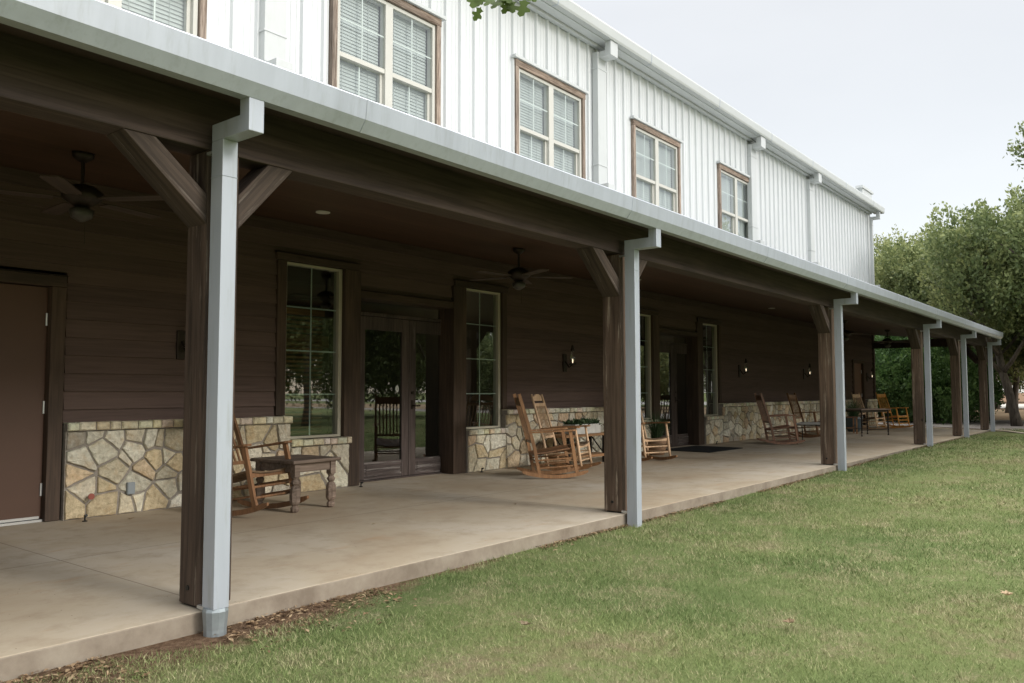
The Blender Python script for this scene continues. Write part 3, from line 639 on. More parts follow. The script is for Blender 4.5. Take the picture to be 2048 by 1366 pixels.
# french-door units
for dx in (0, D):
    def b4(q, x0, x1, y0, y1, z0, z1): q.box(x0+dx, x1+dx, y0, y1, z0, z1)
    for v_ in ((5.42, 5.54, 7.655, 7.74, .87, 2.615), (9.388, 9.49, 7.655, 7.74, .87, 2.615)): q = MB(); b4(q, *v_); q.build('window_trim', MAT['trim'], B, bevel=.005)
    for v_ in ((6.372, 6.620, 7.645, 7.95, .003, 2.615), (8.30, 8.563, 7.645, 7.95, .003, 2.615)): q = MB(); b4(q, *v_); q.build('door_casing', MAT['trim'], B, bevel=.005)
    for v_, w_ in (((5.40, 6.60, 7.650, 7.75, 2.618, 2.70), (5.39, 6.61, 7.635, 7.70, 2.7015, 2.708)), ((8.34, 9.51, 7.650, 7.75, 2.618, 2.70), (8.33, 9.52, 7.635, 7.70, 2.7015, 2.708)), ((6.621, 8.299, 7.650, 7.95, 2.29, 2.38), (6.621, 8.299, 7.635, 7.70, 2.3815, 2.388))):
        q = MB(); b4(q, *v_); hb_ = q.build('head_board', MAT['trimx'], B, bevel=.005)
        q = MB(); b4(q, *w_); q.build('drip_flashing', MAT['bronze'], hb_)
    q = MB(); b4(q, 6.621, 8.299, 7.86, 7.95, 2.40, 3.0); q.build('inner_header', MAT['trimx'], B)
    for x0, x1 in ((5.545, 6.368), (8.567, 9.384)):
        q = MB(); f = .028; z0, z1 = .602, 2.612
        b4(q, x0, x0+f, 7.70, 7.80, z0, z1); b4(q, x1-f-.02, x1, 7.70, 7.80, z0, z1); b4(q, x0+f, x1-f-.02, 7.702, 7.80, z1-f, z1); b4(q, x0+f, x1-f-.02, 7.698, 7.80, z0, z0+f)
        wn_ = q.build('window', MAT['frame_low'], B, bevel=.002)
        q = MB(); xm = (x0+x1)/2-.005; b4(q, xm-.008, xm+.008, 7.752, 7.757, z0+f, z1-f)
        for k in (1, 2, 3): zz = z0+(z1-z0)*k/4; b4(q, x0+f, x1-f-.02, 7.753, 7.756, zz-.008, zz+.008)
        q.build('muntin', MAT['bars'], wn_)
        q = MB(); q.strip([(x0+f+dx, 7.75), (x1-f-.02+dx, 7.75)], 'z', z0+f, z1-f); q.build('pane', MAT['glass'], wn_)
        if x0 < 6:
            q = MB(); z = .66
            while z < 2.05: q.bar((x0+dx+.03, 7.99, z), (x1+dx-.06, 7.99, z), .045, .004, (0, 1, -.55)); z += .052
            q.box(x0+dx+.03, x1+dx-.06, 7.95, 8.02, 2.05, 2.12); q.build('blind', MAT['woodblind'], wn_)
    # doors
    q = MB(); b4(q, 6.621, 8.565, 7.885, 7.97, 2.105, 2.15); b4(q, 6.621, 6.80, 7.885, 7.97, .003, 2.105); b4(q, 6.80, 8.56, 7.86, 7.99, .001, .018)
    fr_ = q.build('door_frame', MAT['doorwood'], B, bevel=.004)
    q = MB(); q.strip([(6.63+dx, 7.928), (8.56+dx, 7.928)], 'z', 2.152, 2.30); q.build('transom_pane', MAT['glass'], fr_)
    for x0, x1, hs in ((6.805, 7.682, 1), (7.688, 8.560, -1)):
        q = MB(); g0, g1 = (x0+.105, x1-.125) if hs > 0 else (x0+.125, x1-.135)
        b4(q, x0, g0, 7.895, 7.94, .022, 2.10); b4(q, g1, x1, 7.895, 7.94, .022, 2.10); b4(q, g0, g1, 7.896, 7.939, 1.93, 2.10)
        dr = q.build('french_door', MAT['doorwood'], B, bevel=.004)
        q = MB(); b4(q, g0, g1, 7.897, 7.938, .022, .24); b4(q, g0+.03, g1-.03, 7.888, 7.897, .06, .20); q.build('kick_panel', MAT['doorwoodx'], dr, bevel=.003)
        q = MB(); q.strip([(g0+dx, 7.917), (g1+dx, 7.917)], 'z', .24, 1.93); q.build('pane', MAT['glass'], dr)
        if hs > 0:
            q = MB(); cx = g1+dx-.075; r_ = [(cx+.030*math.cos(t), 1.17+.046*math.sin(t)) for t in np.linspace(0, 2*math.pi, 25)[:-1]]
            q.extr(r_, 'y', 7.9095, 7.9115); st = q.build('sticker', MAT['paper'], dr)
            q = MB(); ring = [(cx+.011*math.cos(t), 1.188+.013*math.sin(t)) for t in np.linspace(0, 2*math.pi, 15)]
            for a, b_ in zip(ring, ring[1:]): q.bar((a[0], 7.909, a[1]), (b_[0], 7.909, b_[1]), .001, .003)
            q.box(cx-.0015, cx+.0015, 7.9085, 7.9095, 1.15, 1.176); q.box(cx-.010, cx+.010, 7.9085, 7.9095, 1.160, 1.163); q.box(cx-.014, cx+.014, 7.9085, 7.9095, 1.140, 1.144)
            q.build('sticker_mark', MAT['black'], st)
        else:
            q = MB(); hx = x0+dx+.055; q.box(hx-.02, hx+.02, 7.886, 7.895, .90, 1.02); q.tube([(hx, 7.887, .95), (hx, 7.84, .95), (hx+.10, 7.838, .95)], .008, 8); q.tube([(hx, 7.886, 1.12), (hx, 7.872, 1.12)], .022, 10); q.build('door_handle', MAT['bronze'], dr)
    q = MB(); b4(q, 6.9, 8.3, 9.6, 9.7, 1.78, 1.95); q.build('interior_shelf', MAT['woodblind'], fr_)
    q = MB(); b4(q, 9.2, 9.9, 9.35, 9.75, 3.12, 3.13); q.build('ceiling_panel_light', MAT['ceil_glow'], fr_)
# brown service doors
for x0, x1, zt, mt, nm in ((2.10, 3.062, 2.07, 'brownmetal', 'near'), (27.22, 28.26, 2.05, 'tandoor', 'far')):
    for xa in (x0-.125, x1+.002): q = MB(); q.box(xa, xa+.123, 7.655, 7.80, .003, zt); q.build('door_casing', MAT['trim'], B, bevel=.005)
    q = MB(); q.box(x0-.125, x1+.125, 7.653, 7.80, zt+.002, zt+.10); c_ = q.build('head_board', MAT['trimx'], B, bevel=.005)
    q = MB(); q.box(x0-.13, x1+.135, 7.635, 7.70, zt+.102, zt+.108); q.build('drip_flashing', MAT['bronze'], c_)
    q = MB(); q.box(x0, x1, 7.735, 7.78, .03, zt-.004); d_ = q.build('service_door', MAT[mt], B, bevel=.003)
    q = MB(); q.box(x0, x1, 7.70, 7.79, .0015, .022); q.box(x0+.01, x1-.02, 7.722, 7.735, .028, .05); q.build('threshold', MAT['alu'], d_)
    for zz in (.28, 1.0, 1.78):
        q = MB(); q.tube([(x1-.008, 7.728, zz-.055), (x1-.008, 7.728, zz+.055)], .010, 8); q.build('hinge', MAT['alu'], d_)

# ------------------------------------------------------------------ wall lamps
def make_lamp():
    t = empty('wall_lamp', (0, 0, 0))
    q = MB(); q.box(-.05, .05, -.025, 0, -.20, .09); q.build('wall_plate', MAT['bronze'], t, bevel=.004)
    q = MB(); q.tube([(0, -.02, -.02), (0, -.10, -.13), (0, -.17, -.08)], .012, 8); q.bar((0, -.02, -.09), (0, -.17, -.09), .03, .02); q.lathe((0, -.17, -.09), [(.02, 0), (.065, .004), (.068, .02), (.04, .03)], 14); q.build('arm', MAT['bronze'], t)
    q = MB(); q.lathe((0, -.17, -.062), [(.030, 0), (.046, .04), (.048, .09), (.034, .15), (.026, .20)], 14); q.build('lamp_glass', MAT['clear'], t, smooth=True)
    q = MB(); q.lathe((0, -.17, -.06), [(.006, 0), (.006, .02), (.010, .035), (.006, .055), (.001, .07)], 10); q.build('bulb', MAT['bulb'], t, smooth=True)
    q = MB(); q.lathe((0, -.17, .135), [(.034, 0), (.036, .025), (.022, .06), (.026, .075), (.01, .10)], 12); q.build('lamp_cap', MAT['bronze'], t)
    return t
L0 = make_lamp()
LL = [(4.30, 'bronze wall lamp half hidden behind the nearest porch post'), (11.02, 'bronze wall lamp just left of the second porch post, above the two rocking chairs'), (18.15, 'bronze wall lamp right of the second double door, above the leaning brown rocking chair'),
      (22.55, 'bronze wall lamp partly hidden by the third porch post'), (28.72, 'bronze wall lamp at the far wall corner beside the tan door')]
for i, (x, lb) in enumerate(LL):
    o = L0 if i == 0 else copy_tree(L0); o.location = (x, 7.681, 1.66); tag(o, lb, 'wall lamp', 'wall lamps along the porch')
# recessed lights
def zc(y): return 2.62 + (y-4.14)*(.45/3.58)
R0 = None
for i, (x, y, lb) in enumerate([(5.0, 6.35, 'small round recessed light in the porch ceiling left of the first window'), (11.2, 6.4, 'small round recessed light in the porch ceiling past the first double door'), (16.9, 6.4, 'small round recessed light in the porch ceiling near the second double door')]):
    if R0 is None:
        R0 = empty('recessed_light', (0, 0, 0)); q = MB(); q.lathe((0, 0, -.012), [(.045, 0), (.07, .002), (.07, .012), (.045, .012)], 18); q.build('ring', MAT['frame'], R0)
        q = MB(); q.lathe((0, 0, -.008), [(.044, 0), (.044, .004)], 16); q.build('lens', MAT['can'], R0); o = R0
    else: o = copy_tree(R0)
    o.location = (x, y, zc(y)-.003); tag(o, lb, 'ceiling light', 'recessed porch lights')
# ceiling fans
def make_fan():
    t = empty('ceiling_fan', (0, 0, 0))
    q = MB(); q.lathe((0, 0, -.07), [(.025, 0), (.07, .035), (.075, .07)], 16); q.build('canopy', MAT['bronze'], t, smooth=True)
    q = MB(); q.tube([(0, 0, -.06), (0, 0, -.24)], .013, 8); q.build('rod', MAT['bronze'], t)
    q = MB(); q.lathe((0, 0, -.40), [(.04, 0), (.07, .02), (.13, .06), (.14, .11), (.09, .15), (.03, .17)], 18); q.build('motor', MAT['bronze'], t, smooth=True)
    q = MB(); q.lathe((0, 0, -.50), [(.02, 0), (.07, .03), (.085, .08), (.05, .10)], 16); q.build('lamp_shade', MAT['fanshade'], t, smooth=True)
    q = MB(); q.tube([(.03, 0, -.48), (.03, 0, -.66)], .002, 4); q.build('pull_chain', MAT['bronze'], t)
    for k in range(5):
        q = MB(); q.bar((.08, 0, -.335), (.22, 0, -.335), .03, .008); q.extr([(.18, -.05), (.22, -.062), (.62, -.072), (.66, -.05), (.66, .05), (.62, .072), (.22, .062), (.18, .05)], 'z', -.345, -.337)
        o = q.build('blade', MAT['fanblade'], t); o.rotation_euler = (.0, 0, k*2*math.pi/5)
    return t
F0 = make_fan()
for i, (x, y, rz, lb) in enumerate([(2.58, 6.0, .25, 'dark ceiling fan in the shade left of the nearest porch post'), (7.60, 5.95, -.75, 'dark ceiling fan between the first double door and the second post'),
                                    (20.3, 5.9, .1, 'dark ceiling fan seen just right of the third porch post'), (24.2, 5.9, .5, 'dark ceiling fan over the far chairs, beside the fourth post')]):
    o = F0 if i == 0 else copy_tree(F0); o.location = (x, y, zc(y)-.002); o.rotation_euler = (0, 0, rz); tag(o, lb, 'ceiling fan', 'porch ceiling fans')

# ------------------------------------------------------------------ furniture
W_BROWN = wood('chair_brown', (.20, .098, .042), (.38, .205, .095), 'z', .5, 1, world=False, spec=.4)
W_DARK = wood('chair_dark_brown', (.13, .066, .034), (.27, .145, .072), 'z', .5, 1, world=False, spec=.4)
W_LIGHT = wood('chair_pale_pine', (.55, .36, .21), (.74, .53, .35), 'z', .55, 1, world=False, spec=.4)
W_RED = wood('chair_mahogany', (.16, .080, .050), (.32, .17, .105), 'z', .45, 1, world=False, spec=.4)
W_ORANGE = wood('chair_honey', (.66, .29, .05), (.85, .42, .09), 'z', .45, 1, world=False, spec=.4)
W_OLD = wood('old_table_wood', (.11, .080, .060), (.26, .20, .16), 'x', .7, 1, world=False, worn=(.30, .25, .21), worn_amt=.6)
W_SEAT = wood('woven_seat', (.08, .05, .03), (.26, .18, .11), 'y', .8, 2.2, world=False, bmp=1)
W_BENCH = wood('bench_wood', (.26, .13, .06), (.42, .25, .13), 'x', .6, 1, world=False)
def rocking_chair(mat, armmat, seatmat, loc, ang, label, rnd_legs, crest, nsl=7, tilt=0.0, hb=1.09, wid=.27):
    t = empty('rocking_chair', (loc[0], loc[1], .002), math.radians(ang), label, 'rocking chair', 'rocking chairs on the porch')
    inner = []
    def leg(pts, r, nm):
        q = MB()
        if rnd_legs: q.tube(pts, [r*.62] + [r]*(len(pts)-2) + [r*.8], 10)
        else:
            for a, b_ in zip(pts, pts[1:]): q.bar(a, b_, r*1.5, r*2.1)
        return q.build(nm, mat, t, smooth=rnd_legs)
    Rr = 1.45
    for sy in (-1, 1):
        y = sy*wid
        q = MB(); top = []; bot = []
        for k in range(15):
            x = -.47 + k*(.87/14); z = Rr - math.sqrt(Rr*Rr-(x+.03)**2); e = .022 if k in (0, 14) else .0
            bot.append((x, z+.004+e*.5)); top.append((x, z+.052-e*.5))
        q.extr(bot + top[::-1], 'y', y-.014, y+.014); q.build('rocker', armmat, t)
        leg([(.26, y, .055), (.235, y, .16), (.20, y, .40), (.165, y, .615)], .021, 'leg')
        leg([(-.24, y*.93, .06), (-.27, y*.93, .20), (-.30, y*.93, .38), (-.40, y*.90, .75), (-.505, y*.86, hb)], .020, 'back_post')
        q = MB(); q.extr([(-.37, y-.03*sy-.022), (-.37, y-.03*sy+.022), (-.05, y+.035), (.20, y+.045), (.235, y+.02), (.235, y-.03), (.20, y-.045), (-.05, y-.035)], 'z', .615, .637)
        q.v = [(x, yy, z + (.0 if x > 0 else -.0) + .055*(x-.2)*0.9) for x, yy, z in q.v]; q.build('armrest', armmat, t, bevel=.004)
        for z0, z1 in ((.17, .13), (.27, .235)):
            q = MB(); q.tube([(.235-.0*z0, y, z0), (-.28, y*.93, z1)], .011, 7); q.build('stretcher', mat, t)
    for z in (.15, .245, .345):
        q = MB(); x = .242 - .15*z
        if z > .3: q.bar((x, -wid, z+.005), (x, wid, z+.005), .024, .040, (1, 0, 0))
        else: q.tube([(x, -wid, z), (x, wid, z)], .012, 7)
        q.build('stretcher', mat, t)
    q = MB(); q.tube([(-.27, -wid*.93, .22), (-.27, wid*.93, .22)], .011, 7); q.build('stretcher', mat, t)
    # seat: dished
    q = MB(); nx_, ny_ = 8, 9; V = []
    for s_ in (0, -.018):
        for i in range(nx_):
            for j in range(ny_):
                u = i/(nx_-1); v_ = j/(ny_-1)*2-1; V.append((.22-.52*u, v_*wid*(1-.07*u), .405-.075*u - .03*(1-v_*v_) + .004*math.sin(j*3.1+i) + s_))
    o1 = nx_*ny_; Fs = [(i*ny_+j, i*ny_+j+1, (i+1)*ny_+j+1, (i+1)*ny_+j) for i in range(nx_-1) for j in range(ny_-1)]
    Fs += [tuple(o1+k for k in f[::-1]) for f in Fs]
    for j in range(ny_-1): Fs.append((j, o1+j, o1+j+1, j+1)); Fs.append(((nx_-1)*ny_+j, (nx_-1)*ny_+j+1, o1+(nx_-1)*ny_+j+1, o1+(nx_-1)*ny_+j))
    for i in range(nx_-1): Fs.append((i*ny_, (i+1)*ny_, o1+(i+1)*ny_, o1+i*ny_)); Fs.append((i*ny_+ny_-1, o1+i*ny_+ny_-1, o1+(i+1)*ny_+ny_-1, (i+1)*ny_+ny_-1))
    q.add(V, Fs); q.build('seat', seatmat, t)
    def bp(z): return -.30 - .105*(z-.38)/.37 if z < .75 else -.405 - .10*(z-.75)/.34
    q = MB()
    w2 = wid*.88
    q.bar((bp(.47), -w2, .47), (bp(.47), w2, .47), .016, .035, (1, 0, 0))
    zt = hb-.15 if crest else hb-.10
    q.bar((bp(zt), -w2*.97, zt), (bp(zt), w2*.97, zt), .016, .045 if crest else .11, (1, 0, 0))
    if crest:
        n = 12; V = [(bp(hb-.05), w2*.9*math.cos(math.pi*k/n), hb-.095+.10*math.sin(math.pi*k/n)) for k in range(n+1)]
        V2 = [(x-.016, y, z) for x, y, z in V]; m_ = n+1
        q.add(V+V2, [tuple(range(m_)), tuple(range(2*m_-1, m_-1, -1))] + [(i, m_+i, m_+i+1, i+1) for i in range(n)] + [(n, 2*m_-1, m_, 0)])
    for k in range(nsl):
        y = (k-(nsl-1)/2)*(w2*1.74/nsl); sw_ = .011 if rnd_legs else min(.020, w2*.75/nsl)
        q.bar((bp(.48)-.0, y, .48), (bp(.78)-.012, y, .78), .012, sw_, (1, 0, 0)); q.bar((bp(.78)-.012, y, .775), (bp(zt), y, zt), .012, sw_, (1, 0, 0))
    q.build('backrest', mat, t)
    return t
def fwd(p, a, s_): return (p[0]-math.cos(math.radians(a))*s_, p[1]-math.sin(math.radians(a))*s_)
c = fwd((4.55, 6.44), -79, .22); t1 = rocking_chair(W_DARK, W_DARK, W_SEAT, c, -77, 'dark brown rocking chair half hidden behind the nearest downspout, beside the square side table', False, False); t1.rotation_euler[1] = -.10; t1.location.z = .010
rocking_chair(W_BROWN, W_BROWN, W_DARK, (8.88, 6.36), -44, 'warm brown side-view rocking chair, the nearer of two right of the first double door', False, False, 8, 0, 1.10)
c = fwd((9.87, 6.50), -72, .25); rocking_chair(W_LIGHT, W_BROWN, W_SEAT, c, -72, 'pale pine rocking chair with rounded crest rail, behind the warm brown rocking chair', True, True)
c = fwd((11.74, 6.36), -108, .25); rocking_chair(W_LIGHT, W_BROWN, W_SEAT, c, -108, 'pale rocking chair just right of the second post in front of the grassy basket planter', True, True)
rocking_chair(W_RED, W_RED, W_RED, (17.40, 6.42), -53, 'mahogany rocking chair in side view right of the black doormat', False, False, 6)
rocking_chair(W_DARK, W_DARK, W_SEAT, (20.3, 6.75), -92, 'dark brown rocking chair with upright back slats facing out, left of the third post', False, False, 6)
c = fwd((25.0, 6.32), -100, .25); rocking_chair(W_LIGHT, W_LIGHT, W_SEAT, c, -100, 'light brown rocking chair behind the spiral-legged table', True, False, 5)
c = fwd((26.9, 6.15), -107, .25); rocking_chair(W_ORANGE, W_ORANGE, W_ORANGE, c, -107, 'honey orange rocking chair, farthest along the porch in front of the dark bush', True, False, 7)

# square side table with turned legs
t = empty('side_table', (4.97, 6.68, .002), math.radians(4), 'square dark wood side table with chunky turned legs beside the dark brown rocking chair', 'table')
q = MB(); q.box(-.30, .30, -.32, .32, .455, .487); q.build('tabletop', W_OLD, t, bevel=.008)
q = MB(); q.box(-.22, .22, -.27, -.25, .37, .454); q.box(-.22, .22, .25, .27, .37, .454); q.box(-.24, -.22, -.25, .25, .37, .454); q.box(.22, .24, -.25, .25, .37, .454); q.build('apron', W_OLD, t)
for sx_ in (-1, 1):
    for sy in (-1, 1):
        q = MB(); q.box(sx_*.225-.032, sx_*.225+.032, sy*.255-.032, sy*.255+.032, .33, .4535)
        q.lathe((sx_*.225, sy*.255, 0), [(.026, 0), (.040, .012), (.043, .04), (.027, .062), (.044, .080), (.052, .10), (.052, .21), (.040, .235), (.026, .248), (.042, .272), (.042, .285), (.026, .305), (.040, .3295)], 8); q.build('leg', W_OLD, t)
# planter bench against wall
t = empty('planter_bench', (10.75, 7.20, .002), 0, 'wooden two-shelf bench with black metal legs against the stone wall behind the pale rocking chair', 'bench')
q = MB(); q.box(-.62, .62, -.17, .17, .43, .47); q.build('top_shelf', W_BENCH, t, bevel=.004)
q = MB(); q.box(-.62, .62, -.17, .17, .10, .14); q.build('lower_shelf', W_BENCH, t, bevel=.004)
for sx_ in (-.5, .5):
    q = MB(); q.box(sx_-.02, sx_+.02, -.15, -.11, 0, .429); q.box(sx_-.02, sx_+.02, .11, .15, 0, .429); q.bar((sx_, -.12, .15), (sx_, .12, .42), .015, .015); q.build('leg', MAT['black'], t)
def leaf_cluster(name, mat, parent, n, fn, seed, size=(.03, .05)):
    r = np.random.default_rng(seed); P = []
    for i in range(n):
        p, d, L, W = fn(r); d = d/np.linalg.norm(d); s_ = np.cross(d, r.normal(size=3)); s_ /= np.linalg.norm(s_)
        P += [p, p+d*L*.5+s_*W, p+d*L, p+d*L*.5-s_*W]
    return tri_object(name, mat, np.array(P), r.random(n), 4, parent)
t = empty('planter_box', (10.78, 7.18, .474), 0, 'grey whitewashed wooden planter box of low green plants on the wooden bench', 'planter')
q = MB()
for x0, x1, y0, y1 in ((-.36, .36, -.12, -.10), (-.36, .36, .10, .12), (-.36, -.34, -.0995, .0995), (.34, .36, -.0995, .0995)): q.box(x0, x1, y0, y1, 0, .15)
q.build('box', MAT['crate'], t, bevel=.004)
q = MB(); q.box(-.34, .34, -.10, .10, .01, .12); q.build('soil', MAT['soil'], t)
def f_low(r): return np.array([r.uniform(-.34, .34), r.uniform(-.10, .10), .12+r.uniform(0, .05)]), np.array([r.normal()*.6, r.normal()*.6, abs(r.normal())*.7+.2]), r.uniform(.05, .10), r.uniform(.010, .018)
leaf_cluster('foliage', MAT['leaf_pot'], t, 700, f_low, 21)
def grass_pot(loc, label, h, spread, n, seed, kind, cat='potted plant', sc=1.0):
    t = empty('potted_plant', loc, 0, label, cat)
    if kind == 'basket': prof = [(.13, 0), (.17, .12), (.18, .24), (.17, .26), (.155, .26), (.15, .2)]
    else: prof = [(.11, 0), (.16, .10), (.175, .26), (.19, .30), (.17, .30), (.16, .25)]
    q = MB(); q.lathe((0, 0, 0), [(a*sc, b_*sc) for a, b_ in prof], 20); q.build('basket' if kind == 'basket' else 'pot', MAT['basket'] if kind == 'basket' else MAT['terra'], t, smooth=True)
    r = np.random.default_rng(seed); P = []; rv = []
    for i in range(n):
        a = r.uniform(0, 2*np.pi); L = h*r.uniform(.5, 1.1); k = spread*r.uniform(.1, 1.2); d = np.array([np.cos(a), np.sin(a), 0]); s_ = np.array([-d[1], d[0], 0])*r.uniform(.003, .007)
        b0 = d*r.uniform(0, .09)*sc + np.array([0, 0, .24*sc]); prev = b0; c_ = r.random()
        for sg in range(3):
            t0, t1 = sg/3, (sg+1)/3
            p0 = b0 + d*k*t0**1.7 + np.array([0, 0, L*t0*(1-.35*t0*k/spread)]); p1 = b0 + d*k*t1**1.7 + np.array([0, 0, L*t1*(1-.35*t1*k/spread)])
            w0, w1 = 1-t0*.7, max(.08, 1-t1*.9); P += [p0-s_*w0, p0+s_*w0, p1+s_*w1, p1-s_*w1]; rv.append(c_)
    tri_object('foliage', MAT['leaf_pot'], np.array(P), np.array(rv), 4, t); return t
grass_pot((13.10, 7.12, .002), 'wicker basket of tall arching ornamental grass beside the second double door', .62, .30, 420, 31, 'basket')
grass_pot((23.9, 6.78, .002), 'dark blue pot of tall leafy green plant behind the spiral-legged table', .72, .42, 420, 32, 'pot', sc=1.35)
# doormat
q = MB(); q.extr([(14.08, 6.56), (15.56, 6.54), (15.60, 7.56), (14.12, 7.58)], 'z', .004, .016); o = q.build('doormat', MAT['rubber']); tag(o, 'flat black rubber doormat in front of the second double door', 'doormat')
# low metal table
t = empty('metal_table', (17.95, 5.95, .002), math.radians(12), 'low pale-topped table with thin dark metal legs left of the third post', 'table')
q = MB(); q.box(-.48, .48, -.30, .30, .425, .445); q.build('tabletop', MAT['crate'], t, bevel=.003)
for sx_ in (-.45, .45):
    for sy in (-.27, .27): q = MB(); q.bar((sx_, sy, 0), (sx_, sy, .4245), .018, .018); q.build('leg', MAT['black'], t)
q = MB(); q.box(-.45, .45, -.275, -.265, .40, .424); q.box(-.45, .45, .265, .275, .40, .424); q.box(-.455, -.445, -.265, .265, .40, .424); q.box(.445, .455, -.265, .265, .40, .424); q.build('frame', MAT['black'], t)
# spiral-legged table
t = empty('spiral_table', (22.1, 6.0, .002), math.radians(-20), 'dark table with spiral-turned legs right of the third downspout', 'table')
q = MB(); q.box(-.62, .62, -.36, .36, .655, .68); q.build('tabletop', W_OLD, t, bevel=.004)
q = MB(); q.box(-.56, .56, -.31, -.29, .60, .654); q.box(-.56, .56, .29, .31, .60, .654); q.build('apron', MAT['bronze'], t)
for sx_ in (-.54, .54):
    for sy in (-.30, .30):
        q = MB(); prof = [(.024, 0), (.012, .05)] + [(.014+.010*(k % 2), .08+k*.026) for k in range(20)] + [(.024, .6535)]; q.lathe((sx_, sy, 0), prof, 8); q.build('leg', MAT['bronze'], t)
q = MB(); q.tube([(-.54, -.30, .16), (.54, -.30, .16)], .012, 6); q.tube([(-.54, .30, .16), (.54, .30, .16)], .012, 6); q.build('stretcher', MAT['bronze'], t)
# dining chair
t = empty('dining_chair', (22.75, 6.60, .002), math.radians(-62), 'upright dark wooden chair with slatted back and red-brown seat at the spiral-legged table', 'chair')
q = MB(); q.box(-.20, .21, -.21, .21, .42, .455); q.build('seat', W_RED, t, bevel=.006)
for sx_, sy in ((.18, -.18), (.18, .18)): q = MB(); q.bar((sx_, sy, 0), (sx_, sy, .4195), .034, .034); q.build('leg', W_BROWN, t)
for sy in (-.19, .19): q = MB(); q.bar((-.24, sy, 0), (-.19, sy, .43), .03, .03); q.bar((-.19, sy, .43), (-.27, sy, .95), .028, .03); q.build('back_post', W_DARK, t)
q = MB(); q.bar((-.265, -.19, .92), (-.265, .19, .92), .016, .08, (1, 0, 0)); q.bar((-.205, -.19, .55), (-.205, .19, .55), .014, .04, (1, 0, 0))
for k in range(5): y = -.13+k*.065; q.bar((-.205, y, .55), (-.26, y, .90), .010, .025, (1, 0, 0))
q.build('backrest', W_DARK, t)
q = MB(); q.tube([(.18, -.18, .2), (.18, .18, .2)], .012, 6); q.tube([(.18, -.18, .15), (-.22, -.19, .15)], .012, 6); q.tube([(.18, .18, .15), (-.22, .19, .15)], .012, 6); q.build('stretcher', W_DARK, t)

# small fittings
for i, (x, y, lb) in enumerate([(3.30, 7.42, 'small dark door stop by the stone wall next to the brown steel door'), (6.52, 7.50, 'small dark door stop at the left foot of the first double door'),
                                (8.75, 7.52, 'small dark door stop below the window right of the first double door'), (16.45, 7.50, 'small dark door stop right of the black doormat')]):
    q = MB(); q.lathe((0, 0, 0), [(.022, 0), (.022, .006), (.007, .010), (.007, .05)], 10); q.tube([(0, 0, .048), (0, -.03, .055)], .012, 8)
    o = q.build('door_stop', MAT['black'], loc=(x, y, .002)); tag(o, lb, 'door stop', 'floor door stops')
q = MB(); q.box(-.035, .035, -.03, 0, -.055, .055); q.box(-.030, .030, -.034, -.03, -.05, .05); o = q.build('electrical_box', MAT['box'], loc=(3.78, 7.598, .235), bevel=.003); tag(o, 'grey metal outlet box on the stone wall left of the nearest post', 'outlet box')
q = MB(); q.lathe((0, 0, 0), [(.008, 0), (.008, .04), (.028, .042), (.028, .052)], 12); o = q.build('hose_spigot', MAT['red'], loc=(3.40, 7.58, .20)); o.rotation_euler = (math.radians(90), 0, 0); tag(o, 'small red spigot low on the stone wall near the brown steel door', 'spigot')
# fallen leaves
def dry_leaf(x, y, z, s_, label, seed):
    r = np.random.default_rng(seed); P = []; n = 9
    q = MB(); pts = []
    for k in range(14):
        a = 2*math.pi*k/14; rad = s_*(.55+.45*(k % 2))*(1+.3*math.cos(a)); pts.append((rad*math.cos(a), rad*.65*math.sin(a), .25*s_*abs(math.sin(a))+.15*s_*math.cos(2*a)+.2*s_))
    q.add([(0, 0, .08*s_)] + pts, [(0, i+1, (i+1) % 14+1) for i in range(14)])
    o = q.build('dry_leaf', MAT['dryleaf'], loc=(x, y, z)); o.rotation_euler = (0, 0, r.random()*6); tag(o, label, 'leaf', 'fallen dry leaves')
dry_leaf(4.25, 1.55, -.07, .05, 'pale tan dry leaf standing up in the middle of the lawn', 1)
dry_leaf(3.40, 2.62, -.08, .045, 'curled brown dry leaf on the lawn below the second post', 2)
dry_leaf(5.60, .75, -.07, .055, 'clump of dark brown dry leaves at the right side of the lawn', 3)
dry_leaf(3.60, 7.22, .004, .035, 'dry leaf on the concrete in front of the stone wall near the brown steel door', 4)
dry_leaf(4.75, 5.3, .004, .022, 'tiny dark leaf on the concrete between the first and second posts', 5)
dry_leaf(6.45, 5.1, .004, .022, 'tiny dark leaf on the concrete left of the second post', 6)

